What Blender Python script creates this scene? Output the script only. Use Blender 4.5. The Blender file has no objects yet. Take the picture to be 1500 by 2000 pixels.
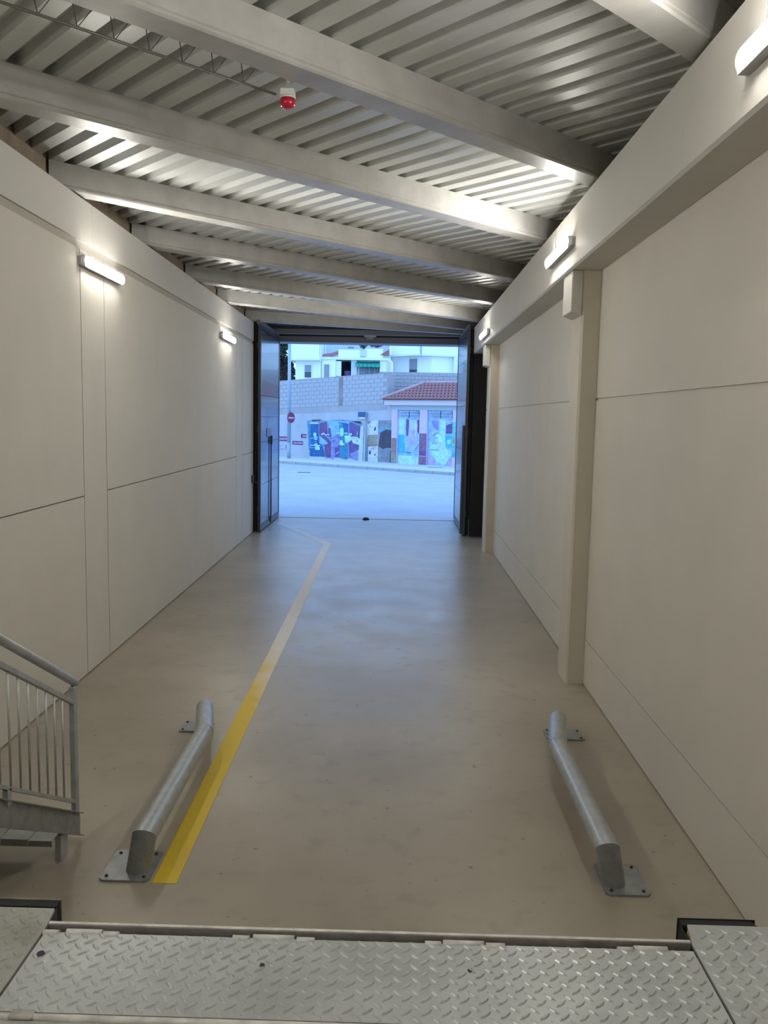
import bpy, bmesh, math, random
from mathutils import Vector, Matrix

C = bpy.context.scene
COL = C.collection
random.seed(7)

# ------------------------------------------------------------------ camera
FPX, PITCH, YAW, ROLL, CAMH = 1645.45, 0.111718, -0.016583, 0.019798, 2.6
cy, sy, cp, sp = math.cos(YAW), math.sin(YAW), math.cos(PITCH), math.sin(PITCH)
F = Vector((sy * cp, cy * cp, -sp)); R0 = Vector((cy, -sy, 0)); U0 = R0.cross(F)
cr, sr = math.cos(ROLL), math.sin(ROLL)
RV = R0 * cr + U0 * sr
UV = U0 * cr - R0 * sr
cam = bpy.data.cameras.new('camera'); camo = bpy.data.objects.new('camera', cam); COL.objects.link(camo)
M = Matrix((RV, UV, -F)).transposed().to_4x4(); M.translation = Vector((0, 0, CAMH))
camo.matrix_world = M
cam.sensor_fit = 'AUTO'; cam.sensor_width = 36.0; cam.lens = 36.0 * FPX / 2000.0
cam.clip_end = 500
C.camera = camo

# ------------------------------------------------------------------ sky, exposure
C.view_settings.view_transform = 'Standard'
C.view_settings.look = 'None'
C.view_settings.gamma = 1.0
C.view_settings.use_curve_mapping = False
C.view_settings.exposure = 0.0
SKY = 1.0
LAMP = 128.0
w = bpy.data.worlds.new('sky'); C.world = w; w.use_nodes = True
nt = w.node_tree; nt.nodes.clear()
tc = nt.nodes.new('ShaderNodeTexCoord'); sx = nt.nodes.new('ShaderNodeSeparateXYZ')
rp = nt.nodes.new('ShaderNodeValToRGB'); bg = nt.nodes.new('ShaderNodeBackground'); wo = nt.nodes.new('ShaderNodeOutputWorld')
nt.links.new(tc.outputs['Generated'], sx.inputs[0]); nt.links.new(sx.outputs['Z'], rp.inputs[0])
rp.color_ramp.elements[0].position = 0.0; rp.color_ramp.elements[0].color = (0.48, 0.84, 1.38, 1)
rp.color_ramp.elements[1].position = 0.7; rp.color_ramp.elements[1].color = (0.28, 0.57, 1.28, 1)
nt.links.new(rp.outputs[0], bg.inputs[0]); bg.inputs[1].default_value = 2.3 * SKY
nt.links.new(bg.outputs[0], wo.inputs[0])

# ------------------------------------------------------------------ materials
def mat(name, col, rough=0.6, metal=0.0, var=0.0, scale=3.0, bump=0.0, bscale=60.0, col2=None, coat=0.0, spec=0.5, emit=None, stretch=None):
    m = bpy.data.materials.new(name); m.use_nodes = True
    t = m.node_tree; b = t.nodes['Principled BSDF']
    b.inputs['Roughness'].default_value = rough; b.inputs['Metallic'].default_value = metal
    b.inputs['Coat Weight'].default_value = coat; b.inputs['Specular IOR Level'].default_value = spec
    b.inputs['Base Color'].default_value = (*col, 1)
    tcn = t.nodes.new('ShaderNodeTexCoord'); src = tcn.outputs['Object']
    if stretch:
        mp = t.nodes.new('ShaderNodeMapping'); mp.inputs['Scale'].default_value = stretch
        t.links.new(src, mp.inputs[0]); src = mp.outputs[0]
    if var or col2:
        n = t.nodes.new('ShaderNodeTexNoise'); n.inputs['Scale'].default_value = scale; n.inputs['Detail'].default_value = 6
        n.inputs['Roughness'].default_value = 0.6
        t.links.new(src, n.inputs['Vector'])
        r = t.nodes.new('ShaderNodeValToRGB')
        r.color_ramp.elements[0].position = 0.3; r.color_ramp.elements[1].position = 0.7
        c2 = col2 or tuple(c * (1 + var) for c in col)
        c1 = col if col2 else tuple(c * (1 - var) for c in col)
        r.color_ramp.elements[0].color = (*c1, 1); r.color_ramp.elements[1].color = (*c2, 1)
        t.links.new(n.outputs['Fac'], r.inputs[0]); t.links.new(r.outputs[0], b.inputs['Base Color'])
    if bump:
        n2 = t.nodes.new('ShaderNodeTexNoise'); n2.inputs['Scale'].default_value = bscale; n2.inputs['Detail'].default_value = 4
        t.links.new(src, n2.inputs['Vector'])
        bp = t.nodes.new('ShaderNodeBump'); bp.inputs['Strength'].default_value = bump; bp.inputs['Distance'].default_value = 0.01
        t.links.new(n2.outputs['Fac'], bp.inputs['Height']); t.links.new(bp.outputs[0], b.inputs['Normal'])
    if emit:
        b.inputs['Emission Color'].default_value = (*emit[0], 1); b.inputs['Emission Strength'].default_value = emit[1]
    return m

def floor_mat(name, base, patch, stain, rough):
    m = bpy.data.materials.new(name); m.use_nodes = True
    t = m.node_tree; b = t.nodes['Principled BSDF']; L = t.links
    tcn = t.nodes.new('ShaderNodeTexCoord')
    def noise(s, d, det=6):
        mp = t.nodes.new('ShaderNodeMapping'); mp.inputs['Scale'].default_value = s
        L.new(tcn.outputs['Object'], mp.inputs[0])
        n = t.nodes.new('ShaderNodeTexNoise'); n.inputs['Scale'].default_value = d; n.inputs['Detail'].default_value = det
        L.new(mp.outputs[0], n.inputs['Vector']); return n.outputs['Fac']
    def ramp(f, a, b_):
        r = t.nodes.new('ShaderNodeMapRange'); r.inputs[1].default_value = a; r.inputs[2].default_value = b_
        L.new(f, r.inputs[0]); return r.outputs[0]
    def mix(f, a, c2):
        x = t.nodes.new('ShaderNodeMix'); x.data_type = 'RGBA'
        L.new(f, x.inputs[0])
        if isinstance(a, tuple): x.inputs[6].default_value = (*a, 1)
        else: L.new(a, x.inputs[6])
        x.inputs[7].default_value = (*c2, 1); return x.outputs[2]
    c = mix(ramp(noise((1, 1, 1), 0.7), 0.38, 0.68), base, patch)
    c = mix(ramp(noise((1, 1, 1), 5.0), 0.55, 0.85), c, stain)
    c = mix(ramp(noise((1, .35, 1), 2.2), 0.60, 0.85), c, tuple(v * 1.18 for v in base))
    c = mix(ramp(noise((1, 1, 1), 14.0, 2), 0.70, 0.76), c, tuple(v * 0.72 for v in stain))
    L.new(c, b.inputs['Base Color'])
    rr = t.nodes.new('ShaderNodeMapRange'); rr.inputs[3].default_value = rough - 0.1; rr.inputs[4].default_value = rough + 0.12
    L.new(noise((1, 1, 1), 1.6), rr.inputs[0]); L.new(rr.outputs[0], b.inputs['Roughness'])
    bp = t.nodes.new('ShaderNodeBump'); bp.inputs['Strength'].default_value = 0.12; bp.inputs['Distance'].default_value = 0.004
    L.new(noise((1, 1, 1), 45.0), bp.inputs['Height']); L.new(bp.outputs[0], b.inputs['Normal'])
    return m

def line_mat():
    m = bpy.data.materials.new('floor_paint'); m.use_nodes = True
    t = m.node_tree; b = t.nodes['Principled BSDF']; L = t.links
    tcn = t.nodes.new('ShaderNodeTexCoord'); s = t.nodes.new('ShaderNodeSeparateXYZ'); L.new(tcn.outputs['Object'], s.inputs[0])
    n = t.nodes.new('ShaderNodeTexNoise'); n.inputs['Scale'].default_value = 3.5; n.inputs['Detail'].default_value = 6
    L.new(tcn.outputs['Object'], n.inputs['Vector'])
    # worn away by wheels further along the lane: x pushes the wear to the lane side
    a = t.nodes.new('ShaderNodeMath'); a.operation = 'MULTIPLY_ADD'; a.inputs[1].default_value = 5.0
    L.new(s.outputs['X'], a.inputs[0]); L.new(s.outputs['Y'], a.inputs[2])
    d = t.nodes.new('ShaderNodeMath'); d.operation = 'MULTIPLY_ADD'; d.inputs[1].default_value = 2.4
    L.new(n.outputs['Fac'], d.inputs[0]); L.new(a.outputs[0], d.inputs[2])
    r = t.nodes.new('ShaderNodeMapRange'); r.inputs[1].default_value = 2.0; r.inputs[2].default_value = 4.0
    L.new(d.outputs[0], r.inputs[0])
    x = t.nodes.new('ShaderNodeMix'); x.data_type = 'RGBA'
    x.inputs[6].default_value = (0.68, 0.48, 0.02, 1); x.inputs[7].default_value = (0.72, 0.70, 0.66, 1)
    L.new(r.outputs[0], x.inputs[0])
    n3 = t.nodes.new('ShaderNodeTexNoise'); n3.inputs['Scale'].default_value = 9; n3.inputs['Detail'].default_value = 8
    L.new(tcn.outputs['Object'], n3.inputs['Vector'])
    r3 = t.nodes.new('ShaderNodeMapRange'); r3.inputs[1].default_value = 0.62; r3.inputs[2].default_value = 0.8; r3.inputs[4].default_value = 0.45
    L.new(n3.outputs['Fac'], r3.inputs[0])
    y = t.nodes.new('ShaderNodeMix'); y.data_type = 'RGBA'; y.inputs[7].default_value = (0.36, 0.32, 0.26, 1)
    L.new(r3.outputs[0], y.inputs[0]); L.new(x.outputs[2], y.inputs[6])
    L.new(y.outputs[2], b.inputs['Base Color']); b.inputs['Roughness'].default_value = 0.55
    return m

MT = {}
MT['floor'] = floor_mat('polished_concrete', (0.325, 0.285, 0.22), (0.405, 0.36, 0.285), (0.275, 0.24, 0.18), 0.33)
MT['road'] = floor_mat('pale_asphalt', (0.42, 0.42, 0.42), (0.47, 0.47, 0.47), (0.36, 0.36, 0.36), 0.75)
MT['line'] = line_mat()
MT['panel'] = mat('cream_wall_panel', (0.63, 0.60, 0.535), 0.7, var=0.03, scale=1.5, bump=0.06, bscale=40)
MT['backing'] = mat('joint_backing', (0.22, 0.19, 0.16), 0.9)
MT['groove'] = mat('groove_shade', (0.44, 0.415, 0.36), 0.8)  # wall colour darkened: the shade inside the groove is put into it
MT['girder'] = mat('cream_girder_paint', (0.58, 0.56, 0.515), 0.6, var=0.03, scale=1.2, bump=0.05, bscale=30)
MT['column'] = mat('cream_column_paint', (0.60, 0.555, 0.47), 0.6, var=0.03, scale=1.5, bump=0.04)
MT['brown'] = mat('raw_girder_brown', (0.31, 0.25, 0.185), 0.9, var=0.2, scale=4)
MT['beam'] = mat('grey_beam_concrete', (0.355, 0.345, 0.325), 0.40, scale=3.5, bump=0.15, bscale=25, col2=(0.46, 0.45, 0.43))
MT['deck'] = mat('galvanised_deck', (0.58, 0.59, 0.575), 0.42, metal=0.25, var=0.05, scale=2)
MT['slab'] = mat('roof_slab', (0.2, 0.2, 0.2), 0.9)
MT['galv'] = mat('galvanised_steel', (0.42, 0.44, 0.45), 0.42, metal=0.55, var=0.14, scale=14, bump=0.05, bscale=40)
MT['galvdark'] = mat('dull_galvanised_steel', (0.30, 0.315, 0.315), 0.40, metal=0.6, var=0.2, scale=12, bump=0.05, bscale=40)
MT['plate'] = mat('tread_plate_galvanised', (0.38, 0.395, 0.39), 0.40, metal=0.4, col2=(0.56, 0.585, 0.58), scale=3.0)
MT['plateworn'] = mat('tread_plate_dusty', (0.26, 0.255, 0.215), 0.55, metal=0.3, col2=(0.42, 0.43, 0.405), scale=5.5)
MT['weld'] = mat('pale_worn_steel', (0.62, 0.60, 0.57), 0.6, metal=0.2, var=0.25, scale=16)
MT['rail'] = mat('dusty_steel_rail', (0.40, 0.38, 0.35), 0.55, metal=0.3, var=0.3, scale=12)
MT['darksteel'] = mat('dark_steel', (0.035, 0.035, 0.038), 0.55, metal=0.2)
MT['rubber'] = mat('black_rubber', (0.012, 0.012, 0.012), 0.8)
MT['rim'] = mat('scuffed_rim', (0.20, 0.19, 0.17), 0.7, var=0.3, scale=20)
MT['yellow'] = mat('yellow_paint', (0.65, 0.45, 0.02), 0.5)
MT['leaf'] = mat('gate_leaf_paint', (0.065, 0.08, 0.105), 0.22, var=0.08, scale=1.2, coat=0.25, spec=0.6)
MT['leafframe'] = mat('gate_frame_paint', (0.05, 0.055, 0.065), 0.4)
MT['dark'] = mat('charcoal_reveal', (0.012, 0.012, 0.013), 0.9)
MT['lintel'] = mat('lintel_grey', (0.19, 0.19, 0.205), 0.45)
MT['lamphouse'] = mat('lamp_housing', (0.42, 0.42, 0.43), 0.5)
MT['lens'] = mat('lamp_diffuser', (0.9, 0.9, 0.9), 0.4, emit=((0.985, 0.955, 0.88), LAMP))
MT['whiteplastic'] = mat('white_plastic', (0.62, 0.64, 0.60), 0.4)
MT['red'] = mat('red_lens', (0.50, 0.008, 0.04), 0.25, coat=0.3)
MT['wire'] = mat('wire_steel', (0.14, 0.14, 0.12), 0.5, metal=0.5)
MT['black'] = mat('black', (0.01, 0.01, 0.012), 0.6)
MT['conduit'] = mat('grey_conduit', (0.36, 0.355, 0.34), 0.6)
# street
MT['block'] = mat('grey_block', (0.42, 0.395, 0.385), 0.85, var=0.10, scale=1.3, bump=0.2, bscale=12)
MT['mortar'] = mat('mortar', (0.36, 0.345, 0.335), 0.95)
MT['band'] = mat('stained_concrete', (0.40, 0.365, 0.35), 0.9, var=0.12, scale=0.9)
MT['render'] = mat('grey_render', (0.47, 0.46, 0.45), 0.9, var=0.10, scale=1.1)
MT['brownstain'] = mat('brown_pier', (0.30, 0.24, 0.20), 0.95, var=0.2, scale=2)
MT['kerb'] = mat('kerb_stone', (0.36, 0.36, 0.36), 0.8, var=0.1, scale=2)
MT['paving'] = mat('paving', (0.60, 0.59, 0.57), 0.8, var=0.08, scale=2)
MT['pink'] = mat('pink_paint', (0.66, 0.50, 0.58), 0.8, var=0.06, scale=2)
MT['fascia'] = mat('cream_fascia', (0.66, 0.56, 0.55), 0.8)
MT['lintelpale'] = mat('pale_lintel', (0.46, 0.49, 0.48), 0.8)
MT['tile'] = mat('red_clay_tile', (0.36, 0.15, 0.13), 0.8, var=0.25, scale=3)
MT['tileedge'] = mat('pale_hip_tile', (0.50, 0.32, 0.30), 0.8, var=0.25, scale=5)
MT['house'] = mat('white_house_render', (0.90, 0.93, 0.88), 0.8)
MT['houseshade'] = mat('shaded_house_render', (0.62, 0.66, 0.70), 0.8)  # shaded copy of the house render, shade put into the colour
MT['trimhouse'] = mat('house_trim', (0.80, 0.84, 0.84), 0.8)
MT['shutter'] = mat('grey_shutter', (0.28, 0.29, 0.33), 0.6)
MT['glass'] = mat('dark_glass', (0.03, 0.05, 0.07), 0.1)
MT['interior'] = mat('porch_shade', (0.03, 0.035, 0.05), 0.9)  # near-black colour carries the shade inside the porch
MT['curtain'] = mat('curtained_glass', (0.14, 0.19, 0.22), 0.4, var=0.4, scale=2.2, stretch=(1, 1, 0.1))
MT['awning'] = mat('green_awning', (0.01, 0.30, 0.19), 0.7)
MT['awning2'] = mat('green_awning_light', (0.03, 0.42, 0.28), 0.7)
MT['foliage'] = mat('dark_foliage', (0.06, 0.09, 0.05), 0.9, var=0.5, scale=3)
MT['foliagebrown'] = mat('brown_foliage', (0.13, 0.09, 0.08), 0.9, var=0.5, scale=3)
MT['bark'] = mat('bark', (0.06, 0.045, 0.035), 0.95)
MT['lamppost'] = mat('lamp_post_paint', (0.34, 0.42, 0.46), 0.45, metal=0.2)
MT['signred'] = mat('sign_red', (0.28, 0.05, 0.09), 0.5)
MT['signwhite'] = mat('sign_white', (0.62, 0.62, 0.64), 0.5)
MT['signblue'] = mat('sign_blue', (0.02, 0.09, 0.22), 0.5)
def pm(n, c): MT[n] = mat('paint_' + n, c, 0.75, var=0.24, scale=5)
pm('navy', (0.03, 0.12, 0.30)); pm('teal', (0.05, 0.24, 0.36)); pm('purple', (0.13, 0.09, 0.24)); pm('plum', (0.17, 0.08, 0.20))
pm('sky', (0.24, 0.46, 0.62)); pm('lilac', (0.26, 0.26, 0.46)); pm('white', (0.52, 0.60, 0.68)); pm('cyan', (0.40, 0.74, 0.80)); pm('blue', (0.08, 0.45, 0.78))
pm('maroon', (0.24, 0.12, 0.19)); pm('pinkp', (0.50, 0.40, 0.55)); pm('lblue', (0.36, 0.50, 0.75)); pm('green', (0.16, 0.50, 0.42)); pm('olive', (0.30, 0.28, 0.20))
pm('offwhite', (0.62, 0.60, 0.60)); pm('darkgrey', (0.07, 0.06, 0.08)); pm('midgrey', (0.24, 0.26, 0.28)); pm('stripe', (0.50, 0.20, 0.34)); pm('black', (0.04, 0.03, 0.06)); pm('orange', (0.35, 0.20, 0.16))
pm('palecyan', (0.46, 0.72, 0.80)); pm('greyteal', (0.16, 0.32, 0.38)); pm('tag', (0.25, 0.26, 0.30))

# ------------------------------------------------------------------ helpers
class MB:
    def __init__(s): s.bm = bmesh.new(); s.mi = 0
    def face(s, vs):
        try:
            f = s.bm.faces.new(vs); f.material_index = s.mi; return f
        except ValueError: return None
    def box(s, x0, x1, y0, y1, z0, z1, fr=None):
        P = [(x, y, z) for z in (z0, z1) for y in (y0, y1) for x in (x0, x1)]
        if fr: P = [fr(*p) for p in P]
        v = [s.bm.verts.new(p) for p in P]
        for q in ((0, 2, 3, 1), (4, 5, 7, 6), (0, 1, 5, 4), (1, 3, 7, 5), (3, 2, 6, 7), (2, 0, 4, 6)): s.face([v[i] for i in q])
        return s
    def prism(s, poly, d):            # poly: 3d points, d: extrusion vector
        d = Vector(d); a = [s.bm.verts.new(p) for p in poly]; b = [s.bm.verts.new(Vector(p) + d) for p in poly]
        s.face(a[::-1]); s.face(b); n = len(a)
        for i in range(n): s.face([a[i], a[(i + 1) % n], b[(i + 1) % n], b[i]])
        return s
    def loft(s, rings, cap=True, smooth=False):
        R = [[s.bm.verts.new(p) for p in r] for r in rings]; n = len(R[0])
        for a, b in zip(R[:-1], R[1:]):
            for i in range(n):
                f = s.face([a[i], a[(i + 1) % n], b[(i + 1) % n], b[i]])
                if f and smooth: f.smooth = True
        if cap: s.face(R[0][::-1]); s.face(R[-1])
        return s
    def tube(s, pts, r, n=14, cap=True):
        pts = [Vector(p) for p in pts]; rings = []
        for i, p in enumerate(pts):
            d0 = (p - pts[i - 1]).normalized() if i else (pts[1] - p).normalized()
            d1 = (pts[i + 1] - p).normalized() if i < len(pts) - 1 else d0
            t = (d0 + d1).normalized(); ref = Vector((0, 0, 1)) if abs(d0.z) < 0.95 else Vector((0, 1, 0))
            if i == 0:
                u = d0.cross(ref).normalized()
            else:
                u = (pu - pu.dot(t) * t).normalized()
            pu = u; v = t.cross(u).normalized(); k = 1 / max(0.5, t.dot(d0))
            rr = r[i] if isinstance(r, (list, tuple)) else r
            ring = []
            bend = (d1 - d0)
            for j in range(n):
                a = 2 * math.pi * j / n; o = u * math.cos(a) * rr + v * math.sin(a) * rr
                if bend.length > 1e-4:
                    bd = (bend - bend.dot(t) * t)
                    if bd.length > 1e-6:
                        bd.normalize(); o += bd * o.dot(bd) * (k - 1)
                ring.append(p + o)
            rings.append(ring)
        return s.loft(rings, cap, True)
    def build(s, name, m, parent=None, bevel=0.0):
        me = bpy.data.meshes.new(name)
        bmesh.ops.recalc_face_normals(s.bm, faces=s.bm.faces)
        if bevel:
            bmesh.ops.bevel(s.bm, geom=list(s.bm.edges), offset=bevel, segments=1, affect='EDGES', clamp_overlap=True)
        s.bm.to_mesh(me); s.bm.free()
        o = bpy.data.objects.new(name, me)
        for x in (m if isinstance(m, list) else [m]): me.materials.append(MT[x])
        COL.objects.link(o)
        if parent: o.parent = parent; o.matrix_parent_inverse = Matrix()
        if parent and parent.type == 'EMPTY':
            off = world_loc(parent)
            me.transform(Matrix.Translation(-off))
        return o
def world_loc(o):
    v = Vector(o.location)
    while o.parent: o = o.parent; v += Vector(o.location)
    return v
def empty(name, loc=(0, 0, 0)):
    o = bpy.data.objects.new(name, None); o.location = loc; o.empty_display_size = 0.1; COL.objects.link(o); return o
def tag(o, label, cat, group=None):
    o['label'] = label; o['category'] = cat
    if group: o['group'] = group
    return o
def attach(o, p):                             # parent a mesh given in world coordinates
    o.parent = p; o.matrix_parent_inverse = Matrix(); o.location = -world_loc(p); return o
def struct(o): o['kind'] = 'structure'; return o
def child_copy(src, parent, loc, name=None):
    c = src.copy(); COL.objects.link(c); c.parent = parent; c.matrix_parent_inverse = Matrix(); c.location = loc
    return c

# ================================================================== room shell
XL0, KL = -2.9138, -0.01693                  # left wall: x = XL0 + KL*y
def XL(y): return XL0 + KL * y
XR, XG = 1.879, 1.58                          # right wall face, right girder face
ZGB, ZGT = 4.02, 4.58                         # right girder
ZLG = 4.20                                    # left girder underside
ZWT = 4.60                                    # top of left wall
ZB0, ZB1 = 4.62, 4.85                         # beams
YEND = 18.62
ZD = 1.10                                     # dock height

b = MB(); b.box(-12, 12, -8, 22.0, -0.2, 0); struct(b.build('floor', 'floor'))
b = MB(); b.box(-3.2, 1.95, -7.9, 2.26, -0.01, ZD - 0.012)
struct(b.build('floor_dock', 'floor'))

# left wall
wl = MB()
wl.prism([(XL(-8) - 0.016, -8, 0), (XL(YEND) - 0.016, YEND, 0), (XL(YEND) - 0.22, YEND, 0), (XL(-8) - 0.22, -8, 0)], (0, 0, ZWT))
wl = struct(wl.build('wall_left', 'backing'))
J = 0.008
def lpanel(y0, y1, z0, z1, m='panel', off=0.0, name='wall_panel', j=J):
    p = MB(); a, c = y0 + j, y1 - j
    p.prism([(XL(a) + off, a, z0), (XL(c) + off, c, z0), (XL(c) - 0.0155, c, z0), (XL(a) - 0.0155, a, z0)], (0, 0, z1 - z0))
    return p.build(name, m, wl)
for y0, y1, post in ((-8, -0.3, 0), (-0.3, 0.38, 1), (0.38, 8.105, 0), (8.105, 8.78, 1), (8.78, 16.5, 0), (16.5, 17.15, 1), (17.15, YEND, 0)):
    if post: lpanel(y0, y1, 0.012, 4.125, name='wall_post')
    else:
        lpanel(y0, y1, 0.012, 1.776); lpanel(y0, y1, 1.788, 4.125)
lpanel(-8, YEND, 4.126, ZLG - 0.001, 'groove', -0.0145, 'groove_strip', 0.0)
for y0, y1 in ((-8, 0.1), (0.1, 8.45), (8.45, 16.8), (16.8, YEND)):
    lpanel(y0, y1, ZLG, ZWT, 'girder', 0.006, 'girder_segment', 0.003)
g = MB()
g.prism([(XL(-8) - 0.19, -8, ZWT - .3), (XL(YEND) - 0.19, YEND, ZWT - .3), (XL(YEND) - 0.45, YEND, ZWT - .3), (XL(-8) - 0.45, -8, ZWT - .3)], (0, 0, 0.72))
struct(g.build('trim_1', 'brown'))

# right wall
b = MB(); b.box(XR + 0.014, XR + 0.22, -8, YEND, 0, 4.7)
wr = struct(b.build('wall_right', 'panel'))
for y0, y1 in ((-8, 0.2), (0.2, 8.4), (8.4, 16.58), (16.58, YEND)):
    for z0, z1 in ((0.010, 0.452), (0.462, 2.800), (2.822, 4.06)):
        p = MB(); p.box(XR, XR + 0.0138, y0 + 0.004, y1 - 0.004, z0, z1); p.build('wall_panel', 'panel', wr)
# right girder in three lengths
gd = MB(); gd.box(XG + 0.3, XR + 0.012, -8, 18.9, ZGB + 0.08, ZGT - 0.02); gd = struct(gd.build('trim_2', 'backing'))
for y0, y1 in ((-8, 0.2), (0.2, 8.4), (8.4, 18.9)):
    p = MB(); c = 0.018
    prof = [(XG + c, ZGB), (XR - 0.004, ZGB), (XR - 0.004, ZGT), (XG, ZGT), (XG, ZGB + c)]
    p.prism([(x, y0 + 0.002, z) for x, z in prof], (0, y1 - y0 - 0.004, 0)); p.build('girder_segment', 'girder', gd)
b = MB(); b.box(1.93, 2.3, -8, 22, 4.5, 5.3); struct(b.build('trim_9', 'brown'))
# right columns with corbels
for i, (y0, y1) in enumerate(((0.05, 0.47), (8.19, 8.61), (16.36, 16.78))):
    e = empty('wall_column', (XR, (y0 + y1) / 2, 0))
    p = MB(); c = 0.02; X0 = 1.703
    prof = [(X0 + c, y0), (XR - 0.001, y0), (XR - 0.001, y1), (X0 + c, y1), (X0, y1 - c), (X0, y0 + c)]
    p.prism([(x, y, 0) for x, y in prof], (0, 0, ZGB - 0.003)); p.build('shaft', 'column', e)
    p = MB(); cy0, cy1 = y0 - 0.0, y1 - 0.0
    p.prism([(1.60, cy0, ZGB - 0.004), (X0 + 0.0, cy0, ZGB - 0.004), (X0 + 0.0, cy0, 3.60), (1.60, cy0, 3.635)], (0, cy1 - cy0, 0)); p.build('corbel', 'girder', e, 0.006)
    tag(e, ('cream wall column with corbel nearest to the dock', 'cream wall column with corbel under the second right-hand lamp', 'cream wall column with corbel beside the open gate')[i], 'column', 'columns along the right wall')

# back of the hall behind the viewer
b = MB(); b.box(-3.4, 2.2, -8.2, -8.0, 0, 5.2); struct(b.build('wall_back', 'panel'))

# front facade around the gate
YF = 21.95
b = MB(); b.box(-9, -3.30, YF, YF + 0.25, 0, 6.2); b.box(1.72, 8, YF, YF + 0.25, 0, 6.2); b.box(-3.32, 1.74, YF, YF + 0.25, 4.75, 6.2)
struct(b.build('wall_front', 'lintel'))
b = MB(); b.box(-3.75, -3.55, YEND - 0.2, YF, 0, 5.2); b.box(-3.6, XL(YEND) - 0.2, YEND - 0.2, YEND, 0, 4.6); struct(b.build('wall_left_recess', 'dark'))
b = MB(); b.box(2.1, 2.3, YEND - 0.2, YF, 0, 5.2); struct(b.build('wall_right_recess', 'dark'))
b = MB(); b.box(-3.5, 1.9, 21.6, YF + 0.3, 4.455, 4.60); struct(b.build('trim_3', 'lintel'))
b = MB(); b.box(-3.5, 1.9, 21.72, YF + 0.2, 4.60, 4.76); struct(b.build('trim_4', 'darksteel'))
b = MB(); b.box(-3.4, 1.9, 21.0, 21.12, 4.60, 4.64); b.box(-3.4, 1.9, 20.98, 21.14, 4.64, 4.72); struct(b.build('trim_5', 'lintel'))
b = MB(); b.box(-3.15, -3.09, 18.6, 21.6, 4.56, 4.66); struct(b.build('trim_6', 'lintel'))
b = MB(); b.box(1.44, 1.50, 18.9, 21.6, 4.56, 4.66); struct(b.build('trim_7', 'lintel'))
b = MB(); b.box(-3.3, 1.74, 21.40, 21.52, -0.01, 0.003); struct(b.build('trim_8', 'rim'))

# ------------------------------------------------------------------ corrugated roof deck
A = math.radians(44.04); TD = Vector((math.cos(A), math.sin(A), 0)); ND = Vector((-math.sin(A), math.cos(A), 0))
b = MB(); b.box(-4.2, 2.6, -8.3, 22.3, 4.955, 5.15)
ceil = struct(b.build('ceiling', 'slab'))
PER, Q0 = 0.2355, 3.175 - 0.03
def deck_prof(q, n):                          # one sheet of n ribs: (q, z)
    pr = []
    for i in range(n):
        a = q + i * PER
        pr += [(a, ZB1 + 0.001), (a + 0.122, ZB1 + 0.001), (a + 0.142, ZB1 + 0.085), (a + 0.2155, ZB1 + 0.085)]
    pr.append((q + n * PER, ZB1 + 0.001))
    return pr
BX0, BX1, BY0, BY1 = -3.55, 2.05, -8.1, 22.15
q = Q0 - 40 * PER * 1.0
NR = 4
qmin = min((Vector((x, y, 0))).dot(TD) for x in (BX0, BX1) for y in (BY0, BY1))
qmax = max((Vector((x, y, 0))).dot(TD) for x in (BX0, BX1) for y in (BY0, BY1))
k0 = math.floor((qmin - Q0) / (PER * NR)); k1 = math.ceil((qmax - Q0) / (PER * NR))
for kk in range(k0, k1):
    q = Q0 + kk * PER * NR
    bm = bmesh.new(); pr = deck_prof(q, NR)
    a = [bm.verts.new(TD * qq + ND * -14 + Vector((0, 0, z))) for qq, z in pr]
    c = [bm.verts.new(TD * qq + ND * 22 + Vector((0, 0, z))) for qq, z in pr]
    for i in range(len(pr) - 1): bm.faces.new([a[i], a[i + 1], c[i + 1], c[i]])
    for co, no in (((BX0, 0, 0), (-1, 0, 0)), ((BX1, 0, 0), (1, 0, 0)), ((0, BY0, 0), (0, -1, 0)), ((0, BY1, 0), (0, 1, 0))):
        bmesh.ops.bisect_plane(bm, geom=list(bm.verts) + list(bm.edges) + list(bm.faces), plane_co=co, plane_no=no, clear_outer=True)
    if not bm.faces: bm.free(); continue
    me = bpy.data.meshes.new('deck_sheet'); bm.to_mesh(me); bm.free(); me.materials.append(MT['deck'])
    o = bpy.data.objects.new('deck_sheet', me); COL.objects.link(o); o.parent = ceil

# ------------------------------------------------------------------ roof beams
def beam(x0y, x1y, label, w=0.23):
    """x0y: y of the near lower edge at x=-3.1, x1y: the same at x=1.58"""
    p0 = Vector((-3.1, x0y, 0)); p1 = Vector((1.58, x1y, 0)); d = (p1 - p0).normalized(); n = Vector((-d.y, d.x, 0))
    if n.y < 0: n = -n
    prof = [(0.0, ZB1), (0.0, ZB0 + 0.040), (0.006, ZB0 + 0.034), (0.0, ZB0 + 0.028), (0.0, ZB0 + 0.012), (0.012, ZB0), (w - 0.012, ZB0), (w, ZB0 + 0.012), (w, ZB1)]
    def at(o, z, side):
        base = p0 + n * o
        if side == 0:
            # end plane parallel to the left wall, 0.17 behind its face
            t = ((XL0 - 0.165) + KL * base.y - base.x) / (d.x - KL * d.y)
        else: t = (1.86 - base.x) / d.x
        q = base + d * t; return (q.x, q.y, z)
    o = MB(); o.loft([[at(a, z, 0) for a, z in prof], [at(a, z, 1) for a, z in prof]])
    o = o.build('roof_beam', 'beam'); tag(o, label, 'beam', 'roof beams under the metal deck')
    return o
def ya(p, x): return (p + x * math.sin(A)) / math.cos(A)
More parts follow.
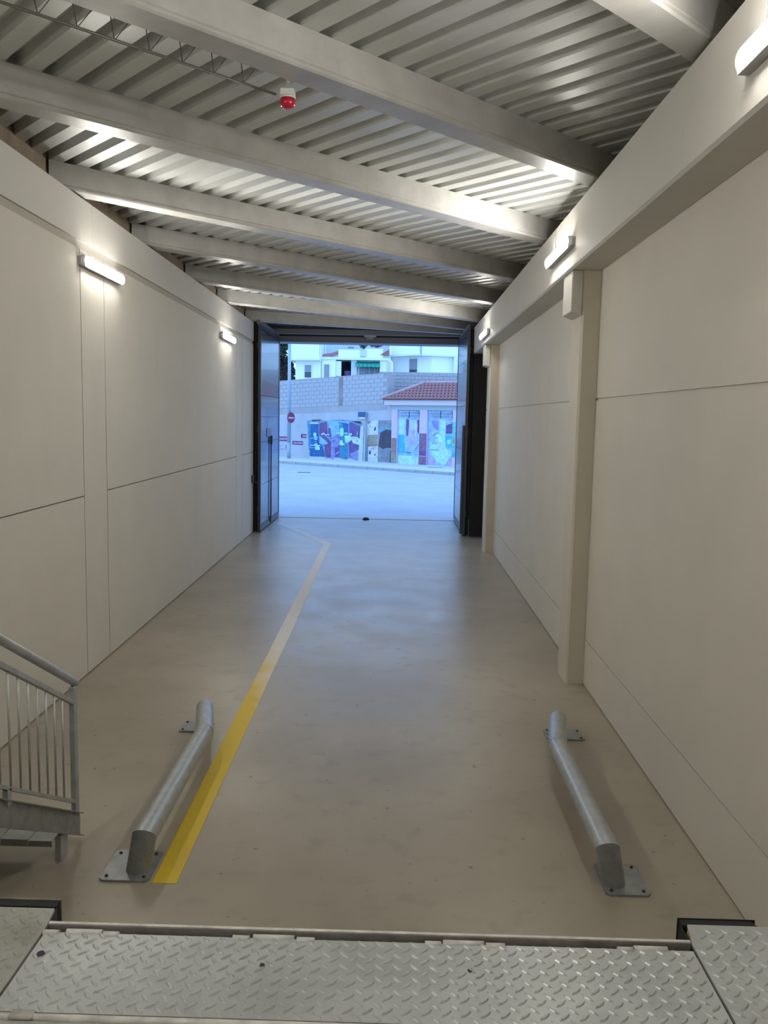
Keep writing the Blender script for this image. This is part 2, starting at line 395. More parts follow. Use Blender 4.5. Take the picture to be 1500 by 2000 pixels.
names = ('grey concrete roof beam above the dock, nearest to the viewer', 'grey roof beam crossing the top right corner, ending near the cut-off lamp',
         'grey roof beam just before the red beacon', 'grey roof beam just beyond the red beacon, lit white by the second right lamp',
         'grey roof beam with a pale underside, starting above the nearer left lamp', 'fifth grey roof beam counted from the gate, duller face',
         'third grey roof beam counted from the gate, bright underside at its right end')
for nm, p in zip(names, (0.42, 2.29, 4.14, 5.93, 7.86, 9.68, 11.66)):
    beam(ya(p, -3.1), ya(p, 1.58), nm, 0.22)
bpy.data.objects[COL.objects[-1].name]['label'] = 'third grey roof beam counted from the gate, bright underside at its right end'
COL.objects[-2]['label'] = 'fourth grey roof beam counted from the gate, darker face than the rest'
beam(15.68, 19.55, 'second grey roof beam counted from the gate, slightly turned towards it', 0.20)
beam(18.64, 20.57, 'grey roof beam nearest to the gate, turned almost parallel to its lintel', 0.20)

# ================================================================== lamps
def capsule(r, l, n=10, squash=1.0):
    """half-round lens profile swept along +Y, ends rounded; lies on x>=0"""
    rings = []
    ys = [(0.0, 0.2), (0.006, 0.5), (0.02, 0.78), (0.042, 0.95), (0.07, 1.0), (l - 0.07, 1.0), (l - 0.042, 0.95), (l - 0.02, 0.78), (l - 0.006, 0.5), (l, 0.2)]
    for y, k in ys:
        rings.append([(r * k * squash * math.sin(math.pi * j / n), y, -r * k * math.cos(math.pi * j / n)) for j in range(n + 1)])
    return rings
lamp_lens = None
def wall_lamp(loc, rz, label, cable, length=1.16):
    e = empty('wall_lamp', loc)
    e.rotation_euler = (0, 0, rz)
    h = MB(); h.loft([[(x, y, z) for x, z in prof] for y, prof in
        ((-0.035, [(0.0, -0.04), (0.03, -0.03), (0.03, 0.03), (0.0, 0.04)]), (0.0, [(0.0, -0.046), (0.062, -0.053), (0.062, 0.053), (0.0, 0.046)]),
         (length, [(0.0, -0.046), (0.062, -0.053), (0.062, 0.053), (0.0, 0.046)]), (length + 0.035, [(0.0, -0.04), (0.03, -0.03), (0.03, 0.03), (0.0, 0.04)]))])
    ho = h.build('housing', 'lamphouse'); ho.parent = e
    l = MB(); l.loft([[(x + 0.0625, y, z) for x, y, z in r] for r in capsule(0.052, length, 10, 0.45)], True, True)
    lo = l.build('diffuser', 'lens'); lo.parent = e
    if cable:
        c = MB(); c.tube(cable, 0.010, 8); co = c.build('cable_conduit', 'conduit'); co.parent = e
    tag(e, label, 'lamp', 'white strip lamps on the walls')
    return e
for y, lab in ((1.3, 'white strip lamp on the left wall beside the dock'), (8.08, 'lit strip lamp on the left wall, the nearer of the two in view'), (14.85, 'lit strip lamp on the left wall nearest to the gate')):
    yy = y + 0.63
    wall_lamp((XL(y) + 0.0, y, 4.012 if y < 14 else 3.97), math.atan(-KL), lab, None)
cabR = [(0.008, 0.16, 0.062), (0.008, 0.16, 0.24), (0.004, 0.16, 0.30), (-0.03, 0.20, 0.345), (-0.09, 0.24, 0.35), (-0.16, 0.24, 0.30)]
def mir(c): return [(x, y, z) for x, y, z in c]
for y, lab in ((2.85, 'lit strip lamp on the right girder, cut off by the frame edge'), (7.95, 'lit strip lamp on the right girder above the middle column'), (15.3, 'lit strip lamp on the right girder nearest to the gate')):
    wall_lamp((XG, y + 1.26, 4.25 if y < 14 else 4.17), math.pi, lab, cabR)
for y, lab in ((-4.0, 'added unseen strip lamp on the right girder behind the viewer'),):
    wall_lamp((XG, y + 1.26, 4.25), math.pi, lab, None)  # unseen lamp, added to light the hall from behind the viewer
wall_lamp((XL(-5), -5.5, 4.03), 0.0, 'added unseen strip lamp on the left wall far behind the viewer', None)  # second unseen lamp added for light from behind

# ================================================================== alarm beacon and lattice tray
tr = empty('lattice_cable_tray', tuple(ND * 4.545 + TD * 3.3 + Vector((0, 0, 4.62))))
r_ = MB(); q0, q1 = 0.9, 3.25
P = lambda q, dz, dn=0.0: tuple(ND * (4.545 + dn) + TD * q + Vector((0, 0, dz)))
r_.tube([P(q0, 4.60), P(q1, 4.60)], 0.0085, 8); r_.build('lower_rod', 'wire', tr)
r_ = MB(); r_.tube([P(q0, 4.74, -0.06), P(q1, 4.74, -0.06)], 0.007, 6); r_.build('upper_rod', 'wire', tr)
n = 11
for i in range(n):
    q = q0 + 0.05 + i * 0.206
    r_ = MB(); r_.tube([P(q, 4.60), P(q - 0.06, 4.74, -0.06)], 0.0035, 6); r_.tube([P(q, 4.60), P(q + 0.09, 4.74, -0.06)], 0.0025, 6); r_.build('lattice_wire', 'wire', tr)
for i in range(3):
    q = q0 + 0.3 + i * 0.95
    r_ = MB(); r_.tube([P(q, 4.74, -0.06), P(q, 4.849, -0.06)], 0.005, 6); r_.build('hanger', 'wire', tr)
tag(tr, 'thin grey lattice rod carrying a cable to the red beacon', 'cable tray')
bx, by = -0.750, 5.550
e = empty('alarm_beacon', (bx, by, 4.56))
def lathe(mb, prof, cx, cy_, n=24):
    mb.loft([[(cx + r * math.cos(2 * math.pi * j / n), cy_ + r * math.sin(2 * math.pi * j / n), z) for j in range(n)] for r, z in prof], True, True); return mb
m_ = MB(); m_.box(bx - 0.045, bx + 0.045, by - 0.045, by + 0.045, 4.594, 4.635); m_.build('base', 'whiteplastic', e, 0.006)
lathe(MB(), [(0.05, 4.594), (0.05, 4.580)], bx, by).build('collar', 'whiteplastic', e)
lathe(MB(), [(0.047, 4.580), (0.049, 4.552), (0.043, 4.534), (0.028, 4.526), (0.01, 4.523)], bx, by).build('lens', 'red', e)
m_ = MB(); m_.tube([(bx, by, 4.635), (bx, by, 4.85)], 0.008, 8); m_.build('stem', 'whiteplastic', e)
tag(e, 'round red alarm beacon on a white base under the roof deck', 'beacon')

# ================================================================== gate leaves
def gate(side):
    L = side < 0
    y0, y1 = (18.57, 21.5) if L else (18.66, 21.75)
    xa = -3.06 if L else 1.44                      # visible face
    t = 0.06 if L else -0.06
    e = empty('gate_leaf', (xa, (y0 + y1) / 2, 0)); z0, z1 = 0.03, 4.55
    f_ = -1 if L else 1                            # direction away from the lane
    lo, hi = min(xa, xa + f_ * 0.06), max(xa, xa + f_ * 0.06)
    fr = MB()
    for a, c in ((y0, y0 + 0.09), (y1 - 0.09, y1)): fr.box(lo, hi, a, c, z0, z1)
    for a, c in ((z0, z0 + 0.12), (z1 - 0.08, z1)): fr.box(lo, hi, y0 + 0.09, y1 - 0.09, a, c)
    fr.build('frame', 'leafframe', e)
    pl, ph = min(xa + f_ * 0.008, xa + f_ * 0.05), max(xa + f_ * 0.008, xa + f_ * 0.05)
    zs = [0.155, 1.05, 2.0, 2.56, 3.04, 4.46] if L else [0.155, 0.9, 1.9, 2.9, 3.9, 4.46]
    for a, c in zip(zs[:-1], zs[1:]):
        p = MB(); p.box(pl, ph, y0 + 0.092, y1 - 0.092, a + 0.004, c - 0.004); p.build('leaf_panel', 'leaf', e)
    if L:
        rod = MB(); yb = 20.0; rod.tube([(xa + 0.018, yb, 0.06), (xa + 0.018, yb, 2.0)], 0.016, 8); ro = rod.build('bolt_rod', 'leafframe', e)
        p = MB(); p.box(xa + 0.001, xa + 0.05, yb - 0.05, yb + 0.05, 1.92, 2.12); p.build('bolt_handle', 'leafframe', e, 0.008)
        p = MB(); p.box(xa + 0.001, xa + 0.03, yb - 0.05, yb + 0.05, 0.06, 0.2); p.build('bolt_keeper', 'leafframe', e)
        p = MB(); p.box(xa - 0.006, xa + 0.002, yb - 0.55, yb + 0.1, 2.10, 2.30); p.build('notice_plate', 'lintel', e)
    else:
        p = MB(); p.box(xa - 0.055, xa - 0.001, y0 + 0.01, y0 + 0.2, 0.05, 2.46); p.build('edge_guard', 'leafframe', e, 0.01)
    # rear leaf folded flat behind the first
    b2 = xa + f_ * 0.075; b3 = xa + f_ * (0.135)
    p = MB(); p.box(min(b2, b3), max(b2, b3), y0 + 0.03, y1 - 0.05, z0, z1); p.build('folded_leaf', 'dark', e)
    for z in (0.5, 2.3, 4.1):
        p = MB(); p.tube([(xa + f_ * 0.0675, y0 + 0.012, z - 0.07), (xa + f_ * 0.0675, y0 + 0.012, z + 0.07)], 0.014, 8); p.build('hinge', 'leafframe', e)
    if not L:
        p = MB(); p.box(xa + 0.15, 2.09, y0 - 0.05, y0, 0.0, 4.0); p.build('gap_dark_sheet', 'dark', e)  # near-black sheet added for the darkness of the gap beside the leaf
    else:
        p = MB(); p.box(-3.5, xa - 0.15, y0 + 0.07, y0 + 0.11, 0.0, 4.5); p.build('gap_dark_sheet', 'dark', e)  # likewise a near-black sheet for the dark gap behind this leaf
    tag(e, 'dark glossy metal gate leaf folded open along the left wall' if L else 'dark glossy metal gate leaf folded open along the right side', 'gate', 'folding gate leaves')
gate(-1); gate(1)
e = empty('gate_sensor', (-0.79, 21.5, 4.56))
m_ = MB(); m_.box(-0.94, -0.64, 21.42, 21.56, 4.60, 4.66); m_.build('cover', 'whiteplastic', e, 0.01)
m_ = MB(); m_.box(-0.88, -0.70, 21.44, 21.54, 4.545, 4.60); m_.build('body', 'lamphouse', e, 0.01)
m_ = MB(); m_.box(-0.86, -0.72, 21.46, 21.6, 4.66, 4.72); m_.build('bracket', 'darksteel', e)
tag(e, 'small grey box fixed at the middle of the gate lintel', 'sensor box')
e = empty('gate_holdback', (XL(18.4), 18.43, 1.18))
m_ = MB(); x = XL(18.43); m_.box(x + 0.001, x + 0.05, 18.36, 18.48, 1.12, 1.28); m_.build('wall_box', 'leafframe', e, 0.006)
m_ = MB(); m_.tube([(x + 0.05, 18.42, 1.14), (x + 0.12, 18.47, 1.11)], 0.015, 8); m_.build('hook', 'black', e)
tag(e, 'small dark holdback box with hook at the far end of the left wall', 'latch')
st = MB(); st.loft([[(-0.82 + dx * 1.0, 21.28 + dy, z) for dx, dy in ((-.07 * k, -.03 * k), (.0, -.045 * k), (.08 * k, -.02 * k), (.09 * k, .03 * k), (.01, .05 * k), (-.06 * k, .03 * k))] for k, z in ((1, 0.004), (1.05, 0.03), (0.6, 0.06))])
tag(st.build('floor_stop', 'black'), 'small dark lump on the floor at the gate threshold', 'stone')

# ================================================================== floor line
ly = [(4.404, -1.323, -1.187), (5.957, -1.352, -1.209), (8.546, -1.385, -1.243), (10.247, -1.412, -1.256), (14.774, -1.474, -1.334), (16.95, -1.506, -1.352)]
e = empty('floor_line', (-1.3, 4.4, 0))
m_ = MB()
for (a, l0, r0), (c, l1, r1) in zip(ly[:-1], ly[1:]): m_.prism([(l0, a, 0.0005), (r0, a, 0.0005), (r1, c, 0.0005), (l1, c, 0.0005)], (0, 0, 0.002))
o = m_.build('long_stripe', 'line', e); o.data.transform(Matrix.Translation(Vector((-1.3, 4.4, 0)))); o.location = (1.3, -4.4, 0)
m_ = MB(); m_.prism([(-1.506, 16.95, 0.0005), (-1.352, 16.95, 0.0005), (-1.33, 17.1, 0.0005), (-2.93, 20.6, 0.0005), (-2.93, 20.2, 0.0005)], (0, 0, 0.002))
o = m_.build('diagonal_stripe', 'line', e); o.data.transform(Matrix.Translation(Vector((-1.3, 4.4, 0)))); o.location = (1.3, -4.4, 0)
tag(e, 'painted floor line, yellow near the dock and worn whitish near the gate', 'floor marking')

# ================================================================== truck wheel guides
def guide(s):
    L = s < 0
    if L: xl, xb, yb, xe, ye, px0, px1, fx0, fx1, fy = -1.405, -1.43, 6.13, -1.575, 6.78, -1.625, -1.345, -1.764, -1.51, 6.73
    else: xl, xb, yb, xe, ye, px0, px1, fx0, fx1, fy = 1.225, 1.225, 6.05, 1.352, 6.72, 1.195, 1.445, 1.262, 1.575, 6.76
    r = 0.068; zc = 0.203
    e = empty('wheel_guide', (xl, 4.55, 0))
    p = MB(); yl = 4.545
    xo = -0.032 if L else 0.035
    p.tube([(xl, yl, 0.014), (xl, yl, zc)], r, 24, False)
    # mitred top of the leg
    bm = p.bm
    for v in bm.verts:
        if v.co.z > 0.1: v.co.z = zc + (-(v.co.y - yl))
        else: v.co.x += xo; v.co.y -= 0.02
    p.build('leg', 'galvdark', e)
    p = MB(); p.tube([(xl, yl, zc), (xl + (xb - xl) * 0.5, (yl + yb) / 2, zc), (xb, yb, zc), ], r, 24, False)
    for v in p.bm.verts:
        if v.co.y < yl + 0.2: v.co.y = yl - (v.co.z - zc) + 0.0005
    p.build('pipe', 'galv', e)
    p = MB(); n = 7; pts = [(xb, yb, zc), (xb + (xe - xb) * 0.7, yb + (ye - yb) * 0.7, zc)]
    d = Vector((xe - xb, ye - yb, 0)); 
    pts = [Vector((xb, yb, zc)), Vector((xe, ye, zc)) - d * 0.20]
    for k in range(1, 6):
        a = math.pi / 2 * k / 5; R_ = 0.11
        c0 = Vector((xe, ye, zc)) - d * 0.20 + Vector((0, 0, -R_))
        pts.append(c0 + d.normalized() * R_ * math.sin(a) + Vector((0, 0, R_ * math.cos(a))))
    pts.append(Vector((pts[-1].x, pts[-1].y, 0.012)))
    p.tube(pts, r, 24, False); p.build('flared_end', 'galv', e)
    def plate(x0, x1, y0, y1, nm, bolts):
        c = 0.022; z0, z1 = 0.0, 0.014
        pp = MB(); pp.prism([(x0 + c, y0, z0), (x1 - c, y0, z0), (x1, y0 + c, z0), (x1, y1 - c, z0), (x1 - c, y1, z0), (x0 + c, y1, z0), (x0, y1 - c, z0), (x0, y0 + c, z0)], (0, 0, z1))
        pl = pp.build(nm, 'galvdark', e)
        for bx_, by_ in bolts:
            pp = MB(); lathe(pp, [(0.010, z1), (0.010, z1 + 0.006), (0.005, z1 + 0.007), (0.005, z1 + 0.010)], bx_, by_, 6); bo = pp.build('bolt', 'darksteel', None)
            attach(bo, pl)
    plate(px0, px1, 4.402, 4.73, 'base_plate', [(px0 + 0.035, 4.44), (px1 - 0.035, 4.44), (px0 + 0.035, 4.69), (px1 - 0.035, 4.69)])
    plate(fx0, fx1, fy - 0.09, fy + 0.13, 'foot_plate', [(fx0 + 0.03, fy - 0.06), (fx0 + 0.03, fy + 0.10), (fx1 - 0.03, fy - 0.06), (fx1 - 0.03, fy + 0.10)])
    # weld bead at the elbow
    tag(e, 'galvanised pipe wheel guide bolted down beside the yellow line' if L else 'galvanised pipe wheel guide on the right side of the lane', 'wheel guide', 'truck wheel guides on the floor')
guide(-1); guide(1)

# ================================================================== dock leveller
def tread(mb, x0, x1, y0, y1, z, pitch=0.050, cutl=None):
    """raised lozenges, alternately turned"""
    nx = int((x1 - x0) / pitch) + 1; ny = int((y1 - y0) / pitch) + 1
    for j in range(2 * ny + 1):
        for i in range(nx + 1):
            x = x0 + 0.02 + i * pitch + (pitch / 2 if j % 2 else 0); y = y0 + 0.014 + j * pitch / 2
            if x > x1 - 0.018 or y > y1 - 0.012 or (cutl and cutl(x, y)): continue
            a = math.radians(42) if j % 2 else math.radians(-46)
            l, w_, h = 0.0215, 0.0058, 0.0036
            ca, sa = math.cos(a), math.sin(a)
            f = lambda u, v, zz: (x + u * ca - v * sa, y + u * sa + v * ca, zz)
            base = [mb.bm.verts.new(f(*p, z)) for p in ((-l, 0), (-l * .4, -w_), (l * .4, -w_), (l, 0), (l * .4, w_), (-l * .4, w_))]
            top = [mb.bm.verts.new(f(*p, z + h)) for p in ((-l * .62, 0), (-l * .3, -w_ * .45), (l * .3, -w_ * .45), (l * .62, 0), (l * .3, w_ * .45), (-l * .3, w_ * .45))]
            mb.face(top)
            for k in range(6): mb.face([base[k], base[(k + 1) % 6], top[(k + 1) % 6], top[k]])
e = empty('dock_leveller', (-0.06, 2.1, ZD))
X0, X1, Y0, Y1 = -0.995, 0.872, 1.945, 2.272
p = MB(); p.box(X0, X1, Y0, Y1, ZD - 0.010, ZD); dp = p.build('deck_plate', 'plate', e)
p = MB(); tread(p, X0, X1, Y0, Y1, ZD); o = p.build('tread_pattern', 'plate', None); attach(o, dp); o['kind'] = 'stuff'
for hx, hy, hr in ((-0.965, 2.172, 0.011), (-0.345, 2.151, 0.007), (0.225, 2.156, 0.007)):
    p = MB(); lathe(p, [(hr, ZD), (hr, ZD + 0.0032)], hx, hy, 16); o = p.build('bolt_hole', 'black', None); attach(o, dp)
# rear plate and crossbar behind the front plate
p = MB(); p.box(X0, X1, -1.0, 1.915, ZD - 0.010, ZD - 0.001); rp_ = p.build('rear_plate', 'plateworn', e)
p = MB(); tread(p, X0, X1, 1.6, 1.9, ZD - 0.001); o = p.build('tread_pattern', 'plateworn', None); attach(o, rp_); o['kind'] = 'stuff'
p = MB(); p.tube([(X0, 1.93, ZD - 0.006), (X1, 1.93, ZD - 0.006)], 0.012, 10); p.build('hinge_tube', 'weld', e)
for a, c in ((-0.94, -0.88), (0.62, 0.70)):
    p = MB(); p.box(a, c, 1.915, 1.946, ZD - 0.002, ZD + 0.008); p.build('hinge_strap', 'rail', e, 0.003)
# hinge knuckles on the front edge
for a, c, m in ((-1.0, -0.955, 0), (-0.935, -0.832, 1), (-0.825, -0.781, 0), (-0.45, -0.402, 0), (-0.392, -0.273, 1), (-0.265, -0.213, 0), (0.105, 0.152, 0), (0.157, 0.275, 1), (0.28, 0.334, 0), (0.657, 0.70, 0), (0.705, 0.80, 1)):
    p = MB(); y1 = 2.291 if m else 2.284
    p.tube([(a, y1 - 0.012, ZD - 0.006), (c, y1 - 0.012, ZD - 0.006)], 0.012, 10); p.build('hinge_knuckle', 'weld', e)
# hanging lip with a bright worn top edge
p = MB(); p.box(X0 - 0.005, X1 + 0.005, 2.306, 2.318, ZD - 0.42, ZD); lp = p.build('lip', 'rail', e)
p = MB(); p.box(X0 - 0.005, X1 + 0.005, 2.3075, 2.3185, ZD + 0.0005, ZD + 0.004); o = p.build('worn_edge', 'weld', None); attach(o, lp)
p = MB(); p.box(X0, X1, 2.274, 2.304, ZD - 0.12, ZD - 0.028); p.build('front_channel', 'darksteel', e)
tag(e, 'galvanised tread plate dock leveller with hinged lip at the bottom', 'dock leveller')
# side plates
for s in (-1, 1):
    if s < 0: a0, a1, yy = -2.4, -1.002, 2.385
    else: a0, a1, yy = 0.879, 1.86, 2.398
    p = MB()
    if s < 0: p.prism([(a0, 0.6, ZD - 0.008), (a1, 0.6, ZD - 0.008), (a1, 2.30, ZD - 0.008), (a1 - 0.012, yy, ZD - 0.008), (a0, yy, ZD - 0.008)], (0, 0, 0.010))
    else: p.prism([(a0, 0.6, ZD - 0.008), (a1, 0.6, ZD - 0.008), (a1, yy, ZD - 0.008), (a0 + 0.018, yy, ZD - 0.008), (a0, 2.30, ZD - 0.008)], (0, 0, 0.010))
    m = 'plateworn' if s < 0 else 'plate'
    o = p.build('dock_side_plate', m)
    t_ = MB(); tread(t_, max(a0, -1.5), min(a1, 1.5), 1.75, yy, ZD + 0.002, cutl=(lambda x, y: x < 0.90 and y > 2.28) if s > 0 else (lambda x, y: x > -1.03 and y > 2.28))
    tp = t_.build('tread_pattern', m); tp.parent = o; tp['kind'] = 'stuff'
    tag(o, 'dusty tread plate on the dock edge left of the leveller' if s < 0 else 'clean tread plate on the dock edge right of the leveller', 'floor plate', 'tread plates on the dock edge')
    # bumper housing: angle shaped front and side
    e = empty('dock_bumper', ((a1 + 0) if s < 0 else a0, 2.42, ZD - 0.5))
    if s < 0: bx0, bx1, side0, side1 = -1.60, -1.018, -1.022, -1.018
    else: bx0, bx1, side0, side1 = 0.884, 1.115, 0.884, 0.888
    p = MB(); 
    zt = ZD - 0.004
    p.prism([(bx0, 2.402, zt), (bx1, 2.402, zt), (bx1 - (0.015 if s > 0 else 0), 2.4345, zt), (bx0, 2.4345, zt)], (0, 0, -0.5)); p.build('bumper_block', 'rubber', e)
    p = MB(); p.box(bx0 - 0.004, bx1 + (0.0 if s > 0 else 0.004), 2.4348, 2.4385 if s < 0 else 2.437, zt - 0.5, zt + 0.003); p.build('front_plate', 'rim' if s < 0 else 'rubber', e)
    p = MB(); 
    xs = (bx1, bx1 + 0.004) if s < 0 else (bx0 - 0.004, bx0)
    p.box(xs[0] + 0.0002, xs[1] - 0.0002, 2.30, 2.4015, zt - 0.5, zt - 0.006); p.build('side_plate', 'darksteel' if s < 0 else 'rubber', e)
    if s > 0:
        p = MB(); p.prism([(0.890, 2.385, zt - 0.02), (0.899, 2.395, zt - 0.006), (0.899, 2.395, zt - 0.2), (0.890, 2.385, zt - 0.2)], (0, -0.06, 0)); p.build('yellow_marking', 'yellow', e)
    tag(e, 'black dock bumper at the front corner left of the leveller' if s < 0 else 'black dock bumper with a yellow mark, right of the leveller', 'bumper', 'dock bumpers')

# ================================================================== stairs with railing
XS = -1.9
sl = -0.558                                   # dz/dy
e = empty('dock_stairs', (XS - 0.5, 4.87, 0))
def ys(y, z_at0, y_at0): return z_at0 + sl * (y - y_at0)
YT = 2.95
def sloped(mb, x0, x1, ya_, yb_, z0a, h):     # bar following the stairs
    za, zb = z0a(ya_), z0a(yb_)
    mb.loft([[(x0, ya_, za), (x1, ya_, za), (x1, ya_, za + h), (x0, ya_, za + h)], [(x0, yb_, zb), (x1, yb_, zb), (x1, yb_, zb + h), (x0, yb_, zb + h)]]); return mb
sb = lambda y: 0.02 + sl * (y - 4.87)          # stringer underside
for x0, nm in ((XS - 0.006, 'near'), (-2.86, 'far')):
    p = MB(); H_ = 0.150
    sloped(p, x0, x0 + 0.006, YT, 4.87, sb, H_)
    sloped(p, x0, x0 + 0.03 if nm == 'far' else x0 + 0.03, YT, 4.87, lambda y: sb(y), 0.007)
    sloped(p, x0, x0 + 0.03, YT, 4.87, lambda y: sb(y) + H_ - 0.007, 0.007)
    p.build('stringer', 'galvdark', e)
p = MB(); p.box(XS - 0.045, XS - 0.008, 4.60, 4.70, 0.0, 0.16); p.build('foot', 'galv', e, 0.004)
p = MB(); p.box(-2.855, -2.82, 4.60, 4.70, 0.0, 0.16); p.build('foot', 'galv', e, 0.004)
for k in range(6):
    yt = 4.60 - k * 0.296; zt = sb(yt) + 0.016
    tr_ = MB(); tr_.box(-2.853, XS - 0.008, yt - 0.13, yt + 0.13, zt, zt + 0.006)
    tr_.box(-2.853, XS - 0.008, yt + 0.124, yt + 0.13, zt - 0.028, zt); tr_.box(-2.853, XS - 0.008, yt - 0.13, yt - 0.124, zt - 0.028, zt)
    tr_.build('tread', 'galvdark', e)
p = MB(); p.box(-2.86, XS, 2.28, YT, ZD - 0.06, ZD - 0.01); p.build('landing', 'galvdark', e)
# railing
r = e
xr = XS + 0.0
hz = lambda y: 1.005 + sl * (y - 4.82)
p = MB(); p.tube([(xr, YT, hz(YT)), (xr, 4.80, hz(4.80)), (xr, 4.835, hz(4.835) - 0.004)], 0.024, 16); p.build('handrail', 'galv', r)
p = MB(); p.box(xr - 0.016, xr + 0.016, 4.775, 4.825, 0.20, 0.985); p.build('post', 'galv', r, 0.003)
p = MB(); p.box(xr - 0.016, xr + 0.016, YT + 0.02, YT + 0.06, 1.2, hz(YT + .04) - 0.01); p.build('post', 'galv', r, 0.003)
tz = lambda y: 0.885 + sl * (y - 4.775); bz = lambda y: 0.272 + sl * (y - 4.775)
p = MB(); sloped(p, xr - 0.014, xr + 0.014, YT + 0.06, 4.776, tz, 0.030); p.build('top_bar', 'galv', r)
p = MB(); sloped(p, xr - 0.014, xr + 0.014, YT + 0.06, 4.776, bz, 0.022); p.build('bottom_bar', 'galv', r)
for k in range(15):
    y = 4.640 - k * 0.1085
    if y < YT + 0.1: break
    p = MB(); p.tube([(xr, y, bz(y) + 0.018), (xr, y, tz(y) + 0.004)], 0.0062, 8); p.build('baluster', 'galv', r)
p = MB(); p.box(xr - 0.014, xr + 0.014, 3.925, 3.965, sb(3.945) + 0.12, bz(3.945) + 0.006); p.build('stub', 'galv', r)
tag(e, 'galvanised steel stairs with round handrail and thin balusters at the left edge', 'stairs')
# wires/dust
# ================================================================== street
b = MB(); b.box(-70, 70, 22.0, 140, -0.2, -0.002); struct(b.build('floor_street', 'road'))
TV = Vector((0.8192, -0.5736, 0)); NV = Vector((-0.5736, -0.8192, 0)); OV = Vector((0, 46.3, 0))
def W(s, d, z): v = OV + TV * s + NV * d; return (v.x, v.y, z)     # street frame: along, towards the viewer, up
# pavement and kerb
def kerby(x): return 40.95 - 0.775 * x
m_ = MB(); xs = [-40, 40]
m_.prism([(-40, kerby(-40) + 0.16, 0), (40, kerby(40) + 0.16, 0), (*W(48, -1, 0)[:2], 0), (*W(-50, -1, 0)[:2], 0)], (0, 0, 0.13))
struct(m_.build('floor_pavement', 'paving'))
ke = empty('kerb', (0, kerby(0), 0)); ke['kind'] = 'structure'
KD = Vector((1, -0.775, 0)).normalized(); KN = Vector((0.775, 1, 0)).normalized()
kb = MB(); 
for k, v in enumerate((0,)):
    q = [(0.006, 0, 0), (0.99, 0, 0), (0.99, 0, 0.12), (0.99, 0.03, 0.14), (0.006, 0.03, 0.14), (0.006, 0, 0.12)]
kb = MB()
prof = [(0, 0), (0, 0.12), (0.03, 0.14), (0.16, 0.14), (0.16, 0)]
kb.loft([[KD * a + KN * d + Vector((0, 0, z)) for d, z in prof] for a in (0.008, 0.992)])
k0_ = kb.build('kerb_stone', 'kerb'); k0_.parent = ke; k0_.location = KD * -14
for i in range(-13, 14): child_copy(k0_, ke, KD * i)
def drain(x, y, label, nm='drain_cover'):
    d_ = MB(); d_.box(x - 0.3, x + 0.3, y - 0.2, y + 0.2, -0.002, 0.004); tag(d_.build(nm, 'darksteel'), label, 'drain')
drain(-4.38, 38.9, 'dark drain cover in the road near the left kerb')
d_ = MB(); d_.box(1.45, 2.25, 42.6, 43.0, 0.129, 0.134); tag(d_.build('access_cover', 'rim'), 'dark access cover in the pavement before the pink building', 'cover')

# retaining wall
SC = -0.85                                     # end of the wall
def WS(s, d, z): return W(s, d, z + 0.045 * (s + 0.2))   # the courses fall with the street
e = empty('retaining_wall', W(-5, 0, 0))
EO = Vector(e.location)
def wb(name, m, boxes, parent=None, fr=W):
    q = MB()
    for bb in boxes: q.box(*bb, fr=fr)
    o = q.build(name, m, None)
    return attach(o, parent or e)
wb('core', 'mortar', [(-30, SC, -0.6, -0.025, 1.0, 5.03)], fr=WS)
wb('concrete_band', 'band', [(-30, SC, -0.024, 0.0, 3.0, 3.40)], fr=WS)
wb('rendered_base', 'render', [(-30, SC, -0.0235, 0.012, 1.0, 3.04)], fr=WS)
wb('rendered_base', 'render', [(-30, SC, -0.0235, 0.0118, 0, 2.1)])
wb('rendered_base', 'render', [(SC, -0.36, -0.5, 0.0115, 0, 3.27)])
wb('coping', 'band', [(-30, SC, -0.2, 0.006, 5.03, 5.075)], fr=WS)
wb('pier', 'brownstain', [(-4.32, -4.04, -0.03, 0.016, 3.40, 5.03)], fr=WS)
def sh(s, d, z): v = TV * s + NV * d; return (v.x, v.y, z + 0.045 * s)
blk = MB(); blk.box(0.008, 0.432, -0.024, 0.0, 0.007, 0.226, fr=sh)
bl0 = blk.build('block', 'block')
first = True
for j in range(7):
    s = -9.5 + (0.22 if j % 2 else 0)
    while s < SC - 0.3:
        loc = Vector(WS(s, random.uniform(-0.004, 0.004), 3.405 + j * 0.2325)) - EO
        if first: bl0.parent = e; bl0.location = loc; first = False
        else: child_copy(bl0, e, loc)
        s += 0.44
tag(e, 'long grey block retaining wall with painted murals across the street', 'wall')
# wall return beyond the corner
cx, cyy = -1.2, 48.75
e2 = empty('block_wall', (cx + 2, cyy + 0.3, 0))
q = MB(); q.box(cx, cx + 16, cyy + 0.03, cyy + 0.6, 0, 5.20); o = q.build('core', 'mortar', e2)
blk = MB(); blk.box(0.008, 0.392, -0.0, 0.026, 0.008, 0.19)
b20 = blk.build('block', 'block'); first = True
for j in range(8):
    x = cx + 0.01 + (0.2 if j % 2 else 0)
    while x < cx + 6.2:
        loc = Vector((x, cyy + random.uniform(-0.004, 0.004), 3.59 + j * 0.2)) - Vector(e2.location)
        if first: b20.parent = e2; b20.location = loc; first = False
        else: child_copy(b20, e2, loc)
        x += 0.4
tag(e2, 'grey block wall rising directly behind the tiled roof', 'wall')

